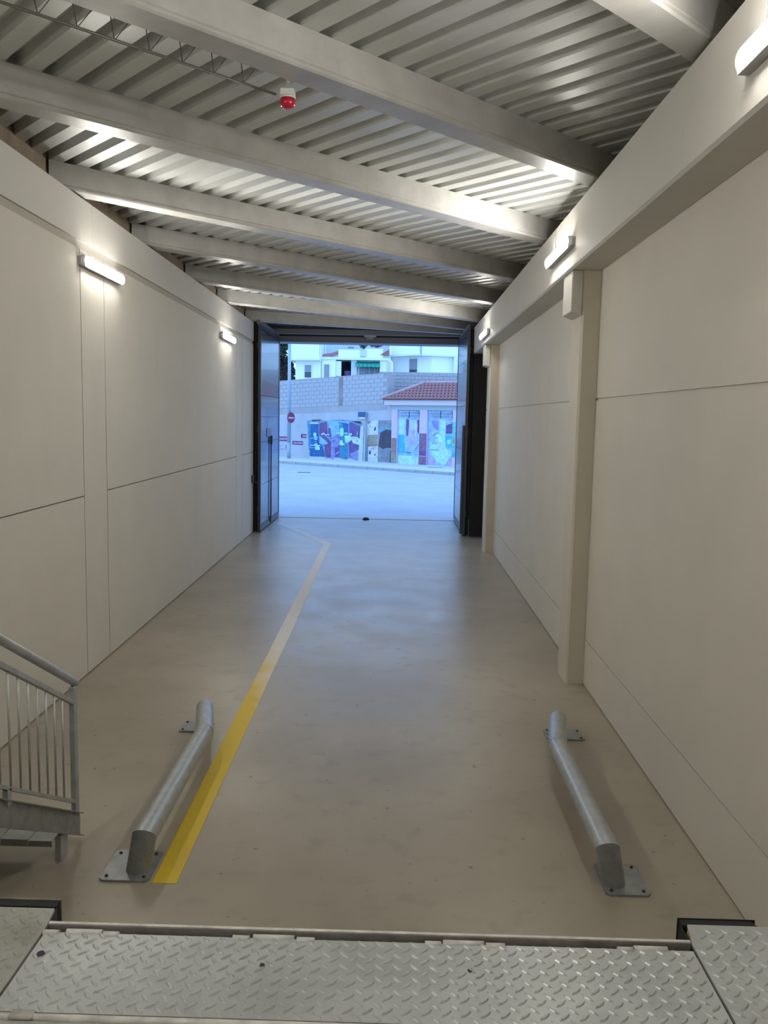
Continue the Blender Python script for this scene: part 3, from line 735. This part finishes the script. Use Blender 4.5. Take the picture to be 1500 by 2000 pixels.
# painted murals (flat paint on the wall)
def paint(name, parent, po, polys, d, keys):
    q = MB()
    for i, (k, pts) in enumerate(polys):
        q.mi = keys.index(k)
        q.face([q.bm.verts.new(W(s, d + 0.0012 * i, z)) for s, z in pts])
    o = q.build(name, keys, None); attach(o, parent)
    # face the street
    for p_ in o.data.polygons:
        if p_.normal.dot(NV) < 0: p_.flip()
    return o
K = ['navy', 'teal', 'purple', 'plum', 'sky', 'lilac', 'white', 'cyan', 'blue', 'maroon', 'pinkp', 'lblue', 'green', 'olive', 'offwhite', 'darkgrey', 'midgrey', 'stripe', 'black', 'orange', 'palecyan', 'greyteal', 'tag']
def rectp(s0, s1, z0, z1, sk=0.0): return [(s0, z0), (s1, z0), (s1 + sk, z1), (s0 + sk, z1)]
mural = [('greyteal', [(-6.72, 2.3), (-6.27, 2.39), (-5.18, 2.35), (-4.06, 2.44), (-3.41, 2.39), (-2.64, 2.3), (-2.48, 2.05), (-2.56, 0.05), (-3.69, 0.07), (-4.48, 0.12), (-6.38, 0.13), (-6.56, 0.65)]),
    ('white', [(-6.45, 0.06), (-2.6, 0.02), (-2.6, 0.2), (-6.45, 0.22)]),
    ('navy', [(-6.55, 2.15), (-5.74, 2.16), (-5.73, 1.75), (-5.29, 0.26), (-6.42, 0.21)]),
    ('teal', [(-6.6, 2.2), (-6.42, 2.2), (-6.42, 0.22), (-6.5, 0.3)]),
    ('plum', [(-5.72, 2.19), (-5.18, 2.3), (-5.1, 1.4), (-4.83, 1.05), (-4.85, 0.2), (-5.25, 0.18), (-5.36, 0.93), (-5.06, 1.04), (-5.73, 1.52)]),
    ('lilac', [(-5.12, 2.33), (-4.25, 2.35), (-4.2, 1.33), (-4.15, 0.23), (-4.55, 0.21), (-4.81, 0.28), (-4.83, 1.31), (-5.07, 1.66)]),
    ('sky', [(-5.08, 2.33), (-4.3, 2.35), (-4.22, 1.7), (-4.5, 1.5), (-4.75, 1.45), (-5.0, 1.9)]),
    ('purple', [(-5.08, 1.95), (-4.86, 1.9), (-4.8, 1.3), (-5.05, 1.5)]),
    ('purple', [(-4.55, 0.8), (-4.2, 1.0), (-4.16, 0.3), (-4.52, 0.25)]),
    ('teal', [(-4.22, 2.3), (-3.5, 2.28), (-3.51, 1.25), (-3.62, 0.15), (-4.12, 0.21)]),
    ('navy', [(-4.0, 2.28), (-3.52, 2.28), (-3.52, 1.7), (-3.9, 1.75)]),
    ('purple', [(-3.47, 2.31), (-2.63, 2.05), (-2.75, 0.09), (-3.5, 0.36), (-3.48, 1.25)]),
    ('lilac', [(-3.45, 0.5), (-2.78, 0.75), (-2.78, 0.1), (-3.2, 0.2)]),
    ('lilac', rectp(-3.56, -3.5, 0.3, 2.25)), ('lilac', rectp(-4.82, -4.62, 0.12, 1.3)), ('lilac', rectp(-5.78, -5.72, 1.5, 2.2)),
    ('white', [(-6.6, 2.14), (-6.3, 2.24), (-5.76, 2.2), (-5.76, 2.14)]), ('white', [(-4.2, 2.3), (-3.5, 2.22), (-3.5, 2.27), (-4.2, 2.34)]),
    ('sky', [(-5.73, 1.49), (-5.3, 1.24), (-5.03, 1.02), (-5.43, 0.93), (-5.71, 1.02)]),
    ('lilac', [(-5.48, 1.63), (-5.40, 1.66), (-4.83, 1.21), (-4.83, 1.13)]), ('purple', [(-5.62, 1.5), (-5.5, 1.58), (-4.85, 1.1), (-4.9, 0.98)]),
    ('white', [(-5.62, 1.58), (-5.3, 1.66), (-5.34, 1.55), (-5.5, 1.5)]), ('white', [(-5.3, 1.56), (-4.95, 1.58), (-4.95, 1.52), (-5.3, 1.5)]),
    ('cyan', [(-3.84, 1.52), (-3.46, 1.55), (-3.3, 1.3), (-3.6, 1.1), (-3.75, 1.14)]), ('white', [(-3.46, 1.52), (-2.91, 1.47), (-2.71, 1.35), (-2.71, 1.02), (-3.19, 1.11), (-3.3, 1.3)]),
    ('white', [(-2.67, 2.05), (-2.45, 2.18), (-2.5, 0.05), (-2.82, 0.06)]),
    ('cyan', [(-6.19, 1.58), (-6.06, 1.65), (-5.92, 1.59), (-5.95, 1.43), (-5.81, 1.38), (-5.88, 1.22), (-6.09, 1.22), (-6.12, 1.37)]),
    ('cyan', [(-6.12, 0.96), (-5.91, 1.02), (-5.81, 0.91), (-5.67, 0.79), (-5.67, 0.63), (-6.01, 0.62), (-6.04, 0.8)]),
    ('cyan', rectp(-6.4, -5.6, 0.86, 0.91)), ('sky', rectp(-6.5, -6.0, 0.72, 0.76, 0.05)), ('sky', rectp(-6.4, -5.9, 1.27, 1.31)),
    ('cyan', [(-4.15, 1.89), (-4.02, 1.96), (-3.87, 1.9), (-3.88, 1.74), (-3.91, 1.49), (-4.14, 1.48), (-4.17, 1.7)]), ('cyan', rectp(-4.5, -3.6, 1.62, 1.68)),
    ('cyan', [(-4.13, 1.23), (-4.04, 1.27), (-3.92, 1.21), (-3.93, 1.08), (-3.74, 1.06), (-3.93, 0.95), (-4.16, 0.97), (-4.16, 1.1)]),
    ('white', [(-3.49, 1.63), (-3.36, 1.68), (-3.23, 1.62), (-3.26, 1.56), (-3.45, 1.53)]), ('white', rectp(-3.4, -2.85, 1.42, 1.46, 0.0)),
    ('black', [(-6.3, 2.36), (-5.6, 2.42), (-5.6, 2.37), (-6.3, 2.30)]), ('black', [(-3.3, 2.36), (-2.7, 2.36), (-2.6, 2.22), (-3.0, 2.28)])]
rm = random.Random(11)
for i in range(26):                            # brush strokes between the figures
    s0 = rm.uniform(-6.45, -2.75); z0 = rm.uniform(0.3, 2.15); a_ = rm.choice((0.15, 0.5, 1.2, -0.4, 1.6, 2.6)); l_ = rm.uniform(0.12, 0.42); t_ = rm.uniform(0.012, 0.03)
    dx, dz = math.cos(a_) * l_, math.sin(a_) * l_; nx_, nz_ = -math.sin(a_) * t_, math.cos(a_) * t_
    mural.append((rm.choice(('white', 'sky', 'lilac', 'navy', 'purple', 'black', 'cyan')), [(s0, z0), (s0 + dx * .5 + nx_, z0 + dz * .5 + nz_), (s0 + dx, z0 + dz), (s0 + dx * .5 - nx_, z0 + dz * .5 - nz_)]))
paint('mural', e, EO, mural, 0.014, K)
stripes = [('black', rectp(-9.6, -8.05, 1.05, 1.33)), ('stripe', rectp(-9.6, -8.05, 1.11, 1.27)), ('black', rectp(-7.85, -7.0, 0.87, 1.09)), ('stripe', rectp(-7.78, -7.03, 0.92, 1.04)),
    ('black', rectp(-7.16, -6.72, 1.29, 1.52)), ('stripe', rectp(-7.05, -6.72, 1.33, 1.47)),
    ('tag', rectp(-8.9, -8.75, 0.75, 0.79)), ('tag', rectp(-8.9, -8.6, 0.55, 0.59, 0.05)), ('tag', rectp(-8.5, -8.46, 0.5, 0.8, 0.12)), ('tag', rectp(-8.42, -8.25, 0.78, 0.82)), ('tag', rectp(-8.3, -8.26, 0.45, 0.8, -0.06))]
paint('painted_stripes', e, EO, stripes, 0.014, K)
pan = [('offwhite', [(-2.27, 0.03), (-1.45, 0.02), (-1.48, 2.41), (-2.21, 2.39)]), ('olive', [(-2.25, 1.0), (-1.47, 1.05), (-1.48, 1.65), (-2.2, 1.6)]), ('orange', [(-2.2, 0.95), (-1.46, 1.0), (-1.46, 1.12), (-2.2, 1.08)]),
    ('greyteal', [(-2.30, 0.05), (-2.12, 0.05), (-2.14, 1.0), (-2.28, 1.1)]), ('black', [(-2.05, 0.55), (-1.95, 0.5), (-1.93, 0.7), (-2.02, 0.75)]), ('black', [(-1.72, 0.5), (-1.62, 0.45), (-1.6, 0.6)]), ('black', [(-1.75, 1.85), (-1.6, 1.9), (-1.62, 2.1), (-1.7, 2.0)]), ('midgrey', [(-2.15, 2.2), (-1.9, 2.38), (-2.2, 2.39)]),
    ('pinkp', [(-2.0, 0.8), (-1.5, 0.86), (-1.6, 0.95), (-1.95, 0.9)])]
paint('painted_panel', e, EO, pan, 0.014, K)
drk = [('midgrey', [(-1.44, 0.03), (-0.42, 0.02), (-0.42, 2.46), (-1.46, 2.44)]), ('greyteal', [(-1.44, 1.75), (-0.42, 1.8), (-0.42, 2.1), (-1.44, 2.05)]), ('darkgrey', [(-1.42, 1.0), (-1.3, 1.75), (-0.9, 1.95), (-0.42, 1.9), (-0.42, 0.9), (-0.8, 0.95), (-1.1, 0.85)]), ('black', [(-0.62, 0.05), (-0.42, 0.02), (-0.42, 0.9), (-0.58, 0.8)])]
paint('dark_panel', e, EO, drk, 0.014, K)

# pink utility building
e = empty('utility_building', W(1.6, 0.0, 0)); EO2 = Vector(e.location)
def ub(name, m, boxes, parent=None):
    q = MB()
    for bb in boxes: q.box(*bb, fr=W)
    o = q.build(name, m, None); return attach(o, parent or e)
D = 0.30
ub('rear_wall', 'pink', [(-0.33, 5.8, -1.6, -1.5, 0, 3.1), (-0.33, -0.28, -1.5, 0.1, 0, 3.1), (5.75, 5.8, -1.5, 0.1, 0, 3.1)])
for a, c in ((-0.34, 0.03), (1.49, 1.97), (3.55, 3.95), (5.5, 5.85)): ub('pillar', 'pink', [(a, c, 0.0, D, 0, 3.03)])
ub('lintel', 'lintelpale', [(-0.34, 5.85, 0.0, D - 0.01, 3.03, 3.28)])
ub('fascia', 'fascia', [(-0.66, 6.2, -1.8, D + 0.28, 3.28, 3.55)])
for a, c in ((0.03, 1.49), (1.97, 3.55), (3.95, 5.5)):
    dr = ub('door', 'lblue', [(a, c, 0.12, 0.18, 0.02, 3.03)])
    ub('louvre_void', 'darkgrey', [(a + 0.15, c - 0.08, 0.182, 0.19, 2.6, 2.98)], dr)
    for k in range(5):
        zz = 2.63 + k * 0.078
        for u0, u1 in ((a + 0.16, (a + c) / 2 - 0.03), ((a + c) / 2 + 0.03, c - 0.09)):
            q = MB(); q.prism([W(u0, 0.191, zz), W(u1, 0.191, zz), W(u1, 0.235, zz - 0.03), W(u0, 0.235, zz - 0.03)], (0, 0, 0.03)); o = q.build('louvre_slat', 'lblue' if k % 2 else 'white', None); attach(o, dr)
d1 = [('lblue', rectp(0.03, 1.49, 0.03, 2.58)), ('palecyan', [(0.04, 2.58), (0.5, 2.58), (0.44, 2.13), (0.48, 1.7), (0.04, 1.69)]), ('blue', [(0.04, 1.69), (0.42, 1.7), (0.51, 0.78), (1.12, 0.70), (0.9, 0.62), (0.04, 0.63)]),
    ('purple', [(0.56, 2.55), (0.74, 2.5), (0.75, 2.32), (0.69, 1.61), (0.57, 1.65), (0.55, 2.2)]), ('plum', [(1.25, 2.5), (1.49, 2.5), (1.49, 1.82), (1.43, 1.72), (1.26, 1.91), (1.3, 2.2)]),
    ('white', [(0.75, 2.5), (1.25, 2.5), (1.28, 1.9), (1.2, 1.6), (0.75, 1.6), (0.8, 2.1)]), ('pinkp', [(0.85, 1.99), (1.14, 2.0), (1.13, 1.24), (0.99, 1.09), (0.87, 1.18)]), ('palecyan', rectp(0.05, 1.48, 0.1, 0.55)), ('midgrey', [(1.15, 0.85), (1.2, 0.85), (1.42, 1.2), (1.36, 1.2)]), ('cyan', rectp(0.06, 1.1, 0.66, 0.69)), ('navy', [(0.6, 0.72), (0.9, 0.7), (0.9, 0.75), (0.6, 0.78)])]
paint('door_painting', e, EO2, d1, 0.184, K)
d2 = [('lblue', rectp(1.97, 3.55, 0.03, 2.58)), ('lilac', [(2.15, 2.5), (2.6, 2.5), (2.65, 1.95), (2.3, 2.1)]), ('palecyan', rectp(2.7, 3.05, 0.9, 2.58)), ('purple', [(3.09, 2.25), (3.49, 2.38), (3.51, 1.83), (3.08, 1.82)]),
    ('palecyan', [(2.69, 1.9), (3.01, 2.05), (3.1, 1.03), (3.54, 0.91), (3.44, 0.67), (3.02, 0.14), (2.63, 0.31), (2.25, 0.72), (2.1, 0.95), (2.2, 1.4), (2.5, 1.75)]),
    ('midgrey', [(2.17, 1.63), (2.41, 1.80), (2.66, 1.87), (2.69, 1.84), (2.44, 1.75), (2.23, 1.63)]), ('sky', [(2.21, 1.37), (2.34, 1.59), (2.59, 1.66), (2.59, 1.38), (2.29, 1.3)]), ('white', [(2.42, 1.38), (2.56, 1.38), (2.56, 1.55), (2.46, 1.55)]), ('midgrey', rectp(2.3, 2.6, 1.26, 1.30)),
    ('blue', [(3.05, 1.68), (3.27, 1.77), (3.51, 1.69), (3.53, 1.14), (3.21, 1.08), (3.09, 1.26)]), ('cyan', [(3.18, 1.5), (3.4, 1.55), (3.42, 1.3), (3.2, 1.28)]), ('midgrey', rectp(2.1, 2.65, 0.93, 0.97)), ('pinkp', [(1.98, 0.05), (2.6, 0.08), (2.25, 0.62), (1.98, 0.75)]), ('pinkp', [(3.54, 0.05), (3.1, 0.08), (3.45, 0.6), (3.54, 0.66)])]
paint('door_painting', e, EO2, d2, 0.184, K)
pp = [('maroon', rectp(1.50, 1.96, 0.62, 1.8)), ('plum', rectp(1.50, 1.96, 0.6, 0.85)), ('maroon', rectp(1.49, 1.97, 0.03, 0.57)), ('olive', rectp(-0.33, 0.02, 0.02, 0.7)), ('orange', rectp(-0.33, 0.02, 0.68, 1.5)), ('green', rectp(3.56, 3.8, 0.6, 2.45)), ('olive', rectp(3.6, 3.72, 1.3, 1.6)), ('blue', rectp(3.56, 3.75, 0.6, 1.0))]
for idx in ((0, 1, 2), (3, 4), (5, 6, 7)): paint('pillar_painting', e, EO2, [pp[i] for i in idx], D + 0.002, K)
# hipped tile roof
zr, hr = 3.56, 4.46
ev = [W(-0.80, D + 0.42, zr), W(6.4, D + 0.42, zr), W(6.4, -1.95, zr), W(-0.80, -1.95, zr)]
rg = [W(1.1, -0.75, hr), W(4.5, -0.75, hr)]
q = MB(); v = [q.bm.verts.new(p) for p in ev]; g2 = [q.bm.verts.new(p) for p in rg]
q.face([v[0], v[1], g2[1], g2[0]]); q.face([v[1], v[2], g2[1]]); q.face([v[2], v[3], g2[0], g2[1]]); q.face([v[3], v[0], g2[0]]); q.face(v[::-1])
ro = q.build('roof', 'tile', None); attach(ro, e)
# tiles: barrel tiles in courses on the front and left slopes
def tilemesh(up, along, nrm, l):
    q = MB(); pr = []
    for k in range(5):
        a = math.pi * k / 4; pr.append((-0.105 * math.cos(a), 0.055 * math.sin(a)))
    q.loft([[along * x + nrm * (z + 0.045) for x, z in pr], [along * x * 0.9 + nrm * (z + 0.004) + up * l for x, z in pr]], True, False)
    return q
def slope_tiles(E0, E1, R0_, R1_, courses, first_=None):
    E0, E1, R0_, R1_ = map(Vector, (E0, E1, R0_, R1_))
    al = (E1 - E0).normalized(); mid = R0_ - E0; up = (mid - al * mid.dot(al)); H_ = up.length; up.normalize(); nrm = al.cross(up)
    if nrm.z < 0: nrm = -nrm
    l = H_ / courses
    q = tilemesh(up, al, nrm, l * 1.08); t0 = q.build('roof_tile', 'tile', None); t0.parent = ro; used = False
    W_ = (E1 - E0).length; a0 = (R0_ - E0).dot(al); a1 = (R1_ - E0).dot(al)
    for j in range(courses):
        f = (j + 0.5) / courses; lo_ = a0 * f; hi_ = W_ + (a1 - W_) * f
        x = lo_ + 0.1
        while x < hi_ - 0.08:
            loc = E0 + al * x + up * (j * l)
            if not used: t0.location = loc; used = True
            else: child_copy(t0, ro, loc)
            x += 0.225
slope_tiles(ev[0], ev[1], rg[0], rg[1], 6)
slope_tiles(ev[3], ev[0], rg[0], rg[0], 6)
for a, c in ((ev[0], rg[0]), (ev[3], rg[0]), (rg[0], rg[1])):
    q = MB(); q.tube([Vector(a) + Vector((0, 0, 0.06)), Vector(c) + Vector((0, 0, 0.08))], 0.085, 8); o = q.build('hip_tiles', 'tileedge', None); attach(o, ro)
tag(e, 'small pink utility building with red tiled roof and painted doors', 'building')

# street lamp post with the no entry sign
P0 = Vector((-6.42, 49.0, 0.13))
e = empty('lamp_post', P0)
q = MB(); q.tube([P0, P0 + Vector((0, 0, 0.9))], 0.11, 12); q.build('base', 'lamppost', e)
q = MB(); q.tube([P0 + Vector((0, 0, 0.9)), P0 + Vector((0, 0, 8.2))], [0.105, 0.085], 12); q.build('pole', 'lamppost', e)
q = MB(); q.tube([P0 + Vector((0, 0, 8.2)), P0 + Vector((0.1, -0.3, 8.5)), P0 + Vector((0.5, -1.2, 8.6))], 0.05, 8); q.build('arm', 'lamppost', e)
q = MB(); q.box(P0.x + 0.35, P0.x + 0.65, P0.y - 1.8, P0.y - 1.1, 8.68, 8.82); q.build('lantern', 'lamphouse', e, 0.02)
tag(e, 'tall pale blue-grey lamp post on the pavement across the street', 'lamp post')
S0 = P0 + Vector((0.80, -0.60, 0)) * 0.15 + Vector((0, 0, 2.35))
e = empty('traffic_sign', S0)
sd = Vector((0.80, -0.60, 0)).normalized(); su = Vector((sd.y, -sd.x, 0)) * -1
def disc(r, d0, d1):
    q = MB(); q.loft([[S0 + (su * math.cos(2 * math.pi * j / 24) + Vector((0, 0, 1)) * math.sin(2 * math.pi * j / 24)) * r + sd * d for j in range(24)] for d in (d0, d1)]); return q
disc(0.31, 0.0, 0.015).build('disc', 'signred', e); 
q = MB(); q.prism([S0 + su * a + Vector((0, 0, b_)) + sd * 0.016 for a, b_ in ((-0.22, -0.045), (0.22, -0.045), (0.22, 0.03), (-0.22, 0.03))], sd * 0.004); q.build('white_bar', 'signwhite', e)
q = MB(); q.tube([S0 - sd * 0.0005, S0 - sd * 0.042], 0.03, 8); q.build('clamp', 'lamppost', e)
tag(e, 'round red no entry sign fixed on the lamp post', 'sign')
# street name post
PB = Vector(W(-2.22, 0.12, 0.13)); e = empty('street_name_sign', PB)
q = MB(); q.tube([PB, PB + Vector((0, 0, 2.75))], 0.035, 8); q.build('post', 'shutter', e)
q = MB(); 
for s0, s1, z0, z1, m in ((-2.80, -2.26, 2.60, 2.88, 'signblue'), (-2.72, -2.3, 2.50, 2.59, 'signwhite')):
    q = MB(); q.box(s0, s1, 0.10, 0.125, z0, z1, fr=W); q.build('plate' if m == 'signblue' else 'lower_plate', m, e)
tag(e, 'small dark blue plate on a thin post beside the mural', 'sign')

# ------------------------------------------------------------------ houses behind the wall
HW = {}
def house_part(e, name, m, boxes, parent=None, fr=None):
    q = MB()
    for bb in boxes: q.box(*bb, fr=fr)
    o = q.build(name, m, None); return attach(o, parent or e)
AH = math.radians(-6)
# left house
e = empty('white_house', (-6.7, 62, 0))
def poly_part(name, m, plan, z0, z1, parent=None):
    q = MB(); q.prism([(x, y, z0) for x, y in plan], (0, 0, z1 - z0)); return attach(q.build(name, m, None), parent or e)
def FL(x, y, z):
    a = Vector((-7.54, 60.85, 0)); d = (Vector((-5.66, 60.35, 0)) - a).normalized(); nrm = Vector((d.y, -d.x, 0)); v = a + d * x + nrm * y; return (v.x, v.y, z)
poly_part('lower_wall', 'house', [(-7.54, 60.85), (-5.66, 60.35), (-5.66, 66), (-7.54, 66)], 3.0, 6.5)
uo = poly_part('upper_wall', 'house', [(-7.90, 60.40), (-5.74, 59.83), (-5.74, 66), (-7.90, 66)], 6.52, 11.5)
poly_part('eave_band', 'trimhouse', [(-7.93, 60.37), (-5.71, 59.79), (-5.71, 66), (-7.93, 66)], 6.50, 6.66, uo)
poly_part('corner_strip', 'trimhouse', [(-5.73, 60.0), (-5.64, 60.0), (-5.64, 60.3), (-5.73, 60.3)], 6.45, 8.2, uo)
house_part(e, 'wall_grille', 'shutter', [(0.75, 1.25, 0.46, 0.50, 7.22, 7.34)], uo, FL)
wn = house_part(e, 'window', 'trimhouse', [(0.66, 1.30, 0.0, 0.06, 5.22, 6.28)], fr=FL)
house_part(e, 'shutter', 'shutter', [(0.74, 1.22, 0.06, 0.08, 5.72, 6.2)], wn, FL); house_part(e, 'pane', 'glass', [(0.74, 1.22, 0.06, 0.08, 5.32, 5.71)], wn, FL)
tag(e, 'white house behind the wall at far left, with overhanging upper floor', 'house')
# middle house with porch and awning
e = empty('white_house', (-3, 61, 0))
def hp(name, m, boxes, parent=None): return house_part(e, name, m, boxes, parent)
hp('corner_wall', 'house', [(-5.62, -4.62, 60.4, 62, 3, 6.6)])
wn = hp('window', 'trimhouse', [(-5.5, -5.0, 60.34, 60.41, 5.2, 6.3)]); hp('shutter', 'shutter', [(-5.44, -5.08, 60.32, 60.345, 5.2, 6.25)], wn)
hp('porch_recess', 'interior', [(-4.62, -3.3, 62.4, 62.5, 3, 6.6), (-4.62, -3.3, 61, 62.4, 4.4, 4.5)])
hp('porch_pillar', 'trimhouse', [(-4.60, -4.24, 60.4, 60.7, 5.45, 6.5)])
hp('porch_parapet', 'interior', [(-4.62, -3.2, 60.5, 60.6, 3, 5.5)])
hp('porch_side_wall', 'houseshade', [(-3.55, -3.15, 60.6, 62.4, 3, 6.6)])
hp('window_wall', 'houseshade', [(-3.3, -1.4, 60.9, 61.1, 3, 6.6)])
wn = hp('glazed_door', 'trimhouse', [(-3.05, -1.5, 60.82, 60.9, 5.0, 6.3)])
for k in range(4): hp('pane', 'curtain', [(-2.98 + k * 0.37, -2.64 + k * 0.37, 60.80, 60.825, 5.05, 6.25)], wn)
aw = MB(); aw.prism([(-3.22, 60.85, 6.52), (-3.22, 60.2, 6.30), (-3.22, 60.2, 6.12), (-3.22, 60.22, 6.12), (-3.22, 60.24, 6.30), (-3.22, 60.86, 6.50)], (1.72, 0, 0))
awo = aw.build('awning', 'awning', None); attach(awo, e)
for k in range(6):
    x = -3.18 + k * 0.29; hp('awning_stripe', 'awning2', [(x, x + 0.13, 60.185, 60.199, 6.12, 6.30)], awo)
hp('slab_edge', 'trimhouse', [(-5.62, -0.84, 60.3, 62.4, 6.6, 6.78)])
hp('terrace_parapet', 'house', [(-4.45, -2.9, 60.4, 60.6, 6.78, 7.32), (-2.55, -1.3, 60.4, 60.6, 6.78, 7.4)])
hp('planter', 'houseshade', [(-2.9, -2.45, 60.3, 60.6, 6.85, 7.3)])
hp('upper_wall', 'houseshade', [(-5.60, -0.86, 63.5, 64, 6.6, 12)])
hp('upper_beam', 'shutter', [(-3.95, -3.5, 62.9, 63.1, 7.62, 7.74)])
def leanto(p4, nm):
    q = MB(); q.prism(p4, (0, 0.9, 0.0)); o = q.build(nm, 'tile', None); attach(o, e)
q = MB(); q.prism([(-5.6, 60.35, 6.75), (-4.85, 60.35, 6.78), (-3.95, 60.9, 7.27), (-4.35, 61.3, 7.30), (-5.0, 61.0, 7.05), (-5.6, 60.9, 6.95)], (0, 0, 0.05)); o = q.build('roof', 'tile', None); attach(o, e)
q = MB(); q.prism([(-1.52, 60.35, 6.98), (-0.85, 60.35, 6.98), (-0.85, 60.35, 7.38)], (0, 0.6, 0)); o = q.build('roof', 'tile', None); attach(o, e)
hp('door_block', 'house', [(-1.5, -0.66, 60.5, 62, 3, 6.6)])
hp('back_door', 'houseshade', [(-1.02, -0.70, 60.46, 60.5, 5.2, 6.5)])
tag(e, 'white house with dark porch, green awning and roof terrace', 'house')
# chairs and plants on it
q = MB(); q.box(-4.05, -3.6, 60.9, 61.3, 5.3, 5.86); tag(q.build('porch_chair', 'plum', None, 0.05), 'reddish chair in the dark porch of the middle house', 'chair')
def bush(name, c, rad, m, n, label, cat, seed, trunk=None):
    rnd = random.Random(seed); ee = empty(name, (c[0], c[1], c[2] - rad[2])); q = MB()
    for i in range(n):
        while True:
            p = Vector((rnd.uniform(-1, 1), rnd.uniform(-1, 1), rnd.uniform(-1, 1)))
            if p.length < 1: break
        p = Vector((c[0] + p.x * rad[0], c[1] + p.y * rad[1], c[2] + p.z * rad[2])); sz = rnd.uniform(0.5, 1.0) * 0.13 * max(1, rad[0] * 1.3)
        a = Vector((rnd.gauss(0, 1), rnd.gauss(0, 1), rnd.gauss(0, 1))).normalized(); bb = a.orthogonal().normalized(); nn = a.cross(bb) * 0.25
        vs = [q.bm.verts.new(p + x) for x in (a * sz, bb * sz * 0.45 + nn * sz, -a * sz, -bb * sz * 0.45 + nn * sz)]; q.face(vs)
    o = q.build('foliage', m, ee); o['kind'] = 'stuff'
    if trunk:
        q = MB(); q.tube(trunk[0], trunk[1], 8); q.build('trunk', 'bark', ee)
    tag(ee, label, cat)
bush('terrace_plant', (-2.68, 60.45, 7.72), (0.30, 0.13, 0.32), 'foliage', 220, 'dark green potted plant on the terrace parapet', 'plant', 3)
bush('terrace_plant', (-1.8, 60.5, 7.74), (0.5, 0.08, 0.24), 'foliagebrown', 220, 'reddish brown plants along the terrace parapet', 'plant', 4)
bush('dark_tree', (-9.75, 62.5, 8.4), (1.6, 1.2, 2.1), 'foliage', 4500, 'dark tree left of the white house above the wall', 'tree', 5, ([(-9.75, 62.5, 2.0), (-9.7, 62.5, 6.6), (-9.8, 62.5, 8.5)], [0.25, 0.18, 0.06]))
bush('brown_shrub', (-9.0, 64.4, 5.6), (1.05, 0.5, 1.6), 'foliagebrown', 4000, 'brownish shrub in the dark gap beside the white house', 'shrub', 6)
# right house: two storeys, corner turned to the viewer
e = empty('white_house', (1.2, 62, 0))
def poly_part(name, m, plan, z0, z1, parent=None):
    q = MB(); q.prism([(x, y, z0) for x, y in plan], (0, 0, z1 - z0)); o = q.build(name, m, None); return attach(o, parent or e)
up_ = poly_part('upper_wall', 'house', [(-0.78, 61.4), (1.24, 60.0), (6.5, 61.9), (6.5, 68), (-0.78, 68)], 7.02, 12)
poly_part('eave_band', 'trimhouse', [(-0.82, 61.36), (1.24, 59.94), (6.5, 61.84), (6.5, 68), (-0.82, 68)], 6.98, 7.12, up_)
poly_part('lower_wall', 'house', [(-0.62, 62.4), (2.15, 60.6), (7, 62.6), (7, 68), (-0.62, 68)], 3, 6.99)
q = MB(); q.tube([(1.38, 60.0, 7.02), (1.38, 60.0, 11)], 0.06, 8); o = q.build('downpipe', 'houseshade', None); attach(o, e)
def FRt(x, y, z):                              # lower left face frame: from (-0.62,62.4) to (2.15,60.6)
    a = Vector((-0.62, 62.4, 0)); d = (Vector((2.15, 60.6, 0)) - a).normalized(); nrm = Vector((d.y, -d.x, 0)); v = a + d * x + nrm * y; return (v.x, v.y, z)
wn = house_part(e, 'window', 'trimhouse', [(1.42, 2.22, 0.0, 0.05, 5.75, 6.9)], fr=FRt)
house_part(e, 'shutter', 'shutter', [(1.5, 2.14, 0.05, 0.07, 6.08, 6.82)], wn, FRt); house_part(e, 'pane', 'glass', [(1.5, 2.14, 0.05, 0.07, 5.85, 6.07)], wn, FRt)
q = MB(); q.box(3.75, 4.1, 60.9, 61.3, 3, 7.0); o = q.build('pillar', 'trimhouse', None); attach(o, e)
tag(e, 'white house at right whose bright corner faces the street', 'house')
# ground behind the retaining wall
m_ = MB(); m_.prism([W(-40, -0.8, 0), W(SC - 1.5, -0.8, 0), (cx + 0.5, cyy + 0.7, 0), (cx + 16, cyy + 0.7, 0), (40, 90, 0), (-60, 110, 0)], (0, 0, 3.6)); struct(m_.build('floor_terrace', 'band'))
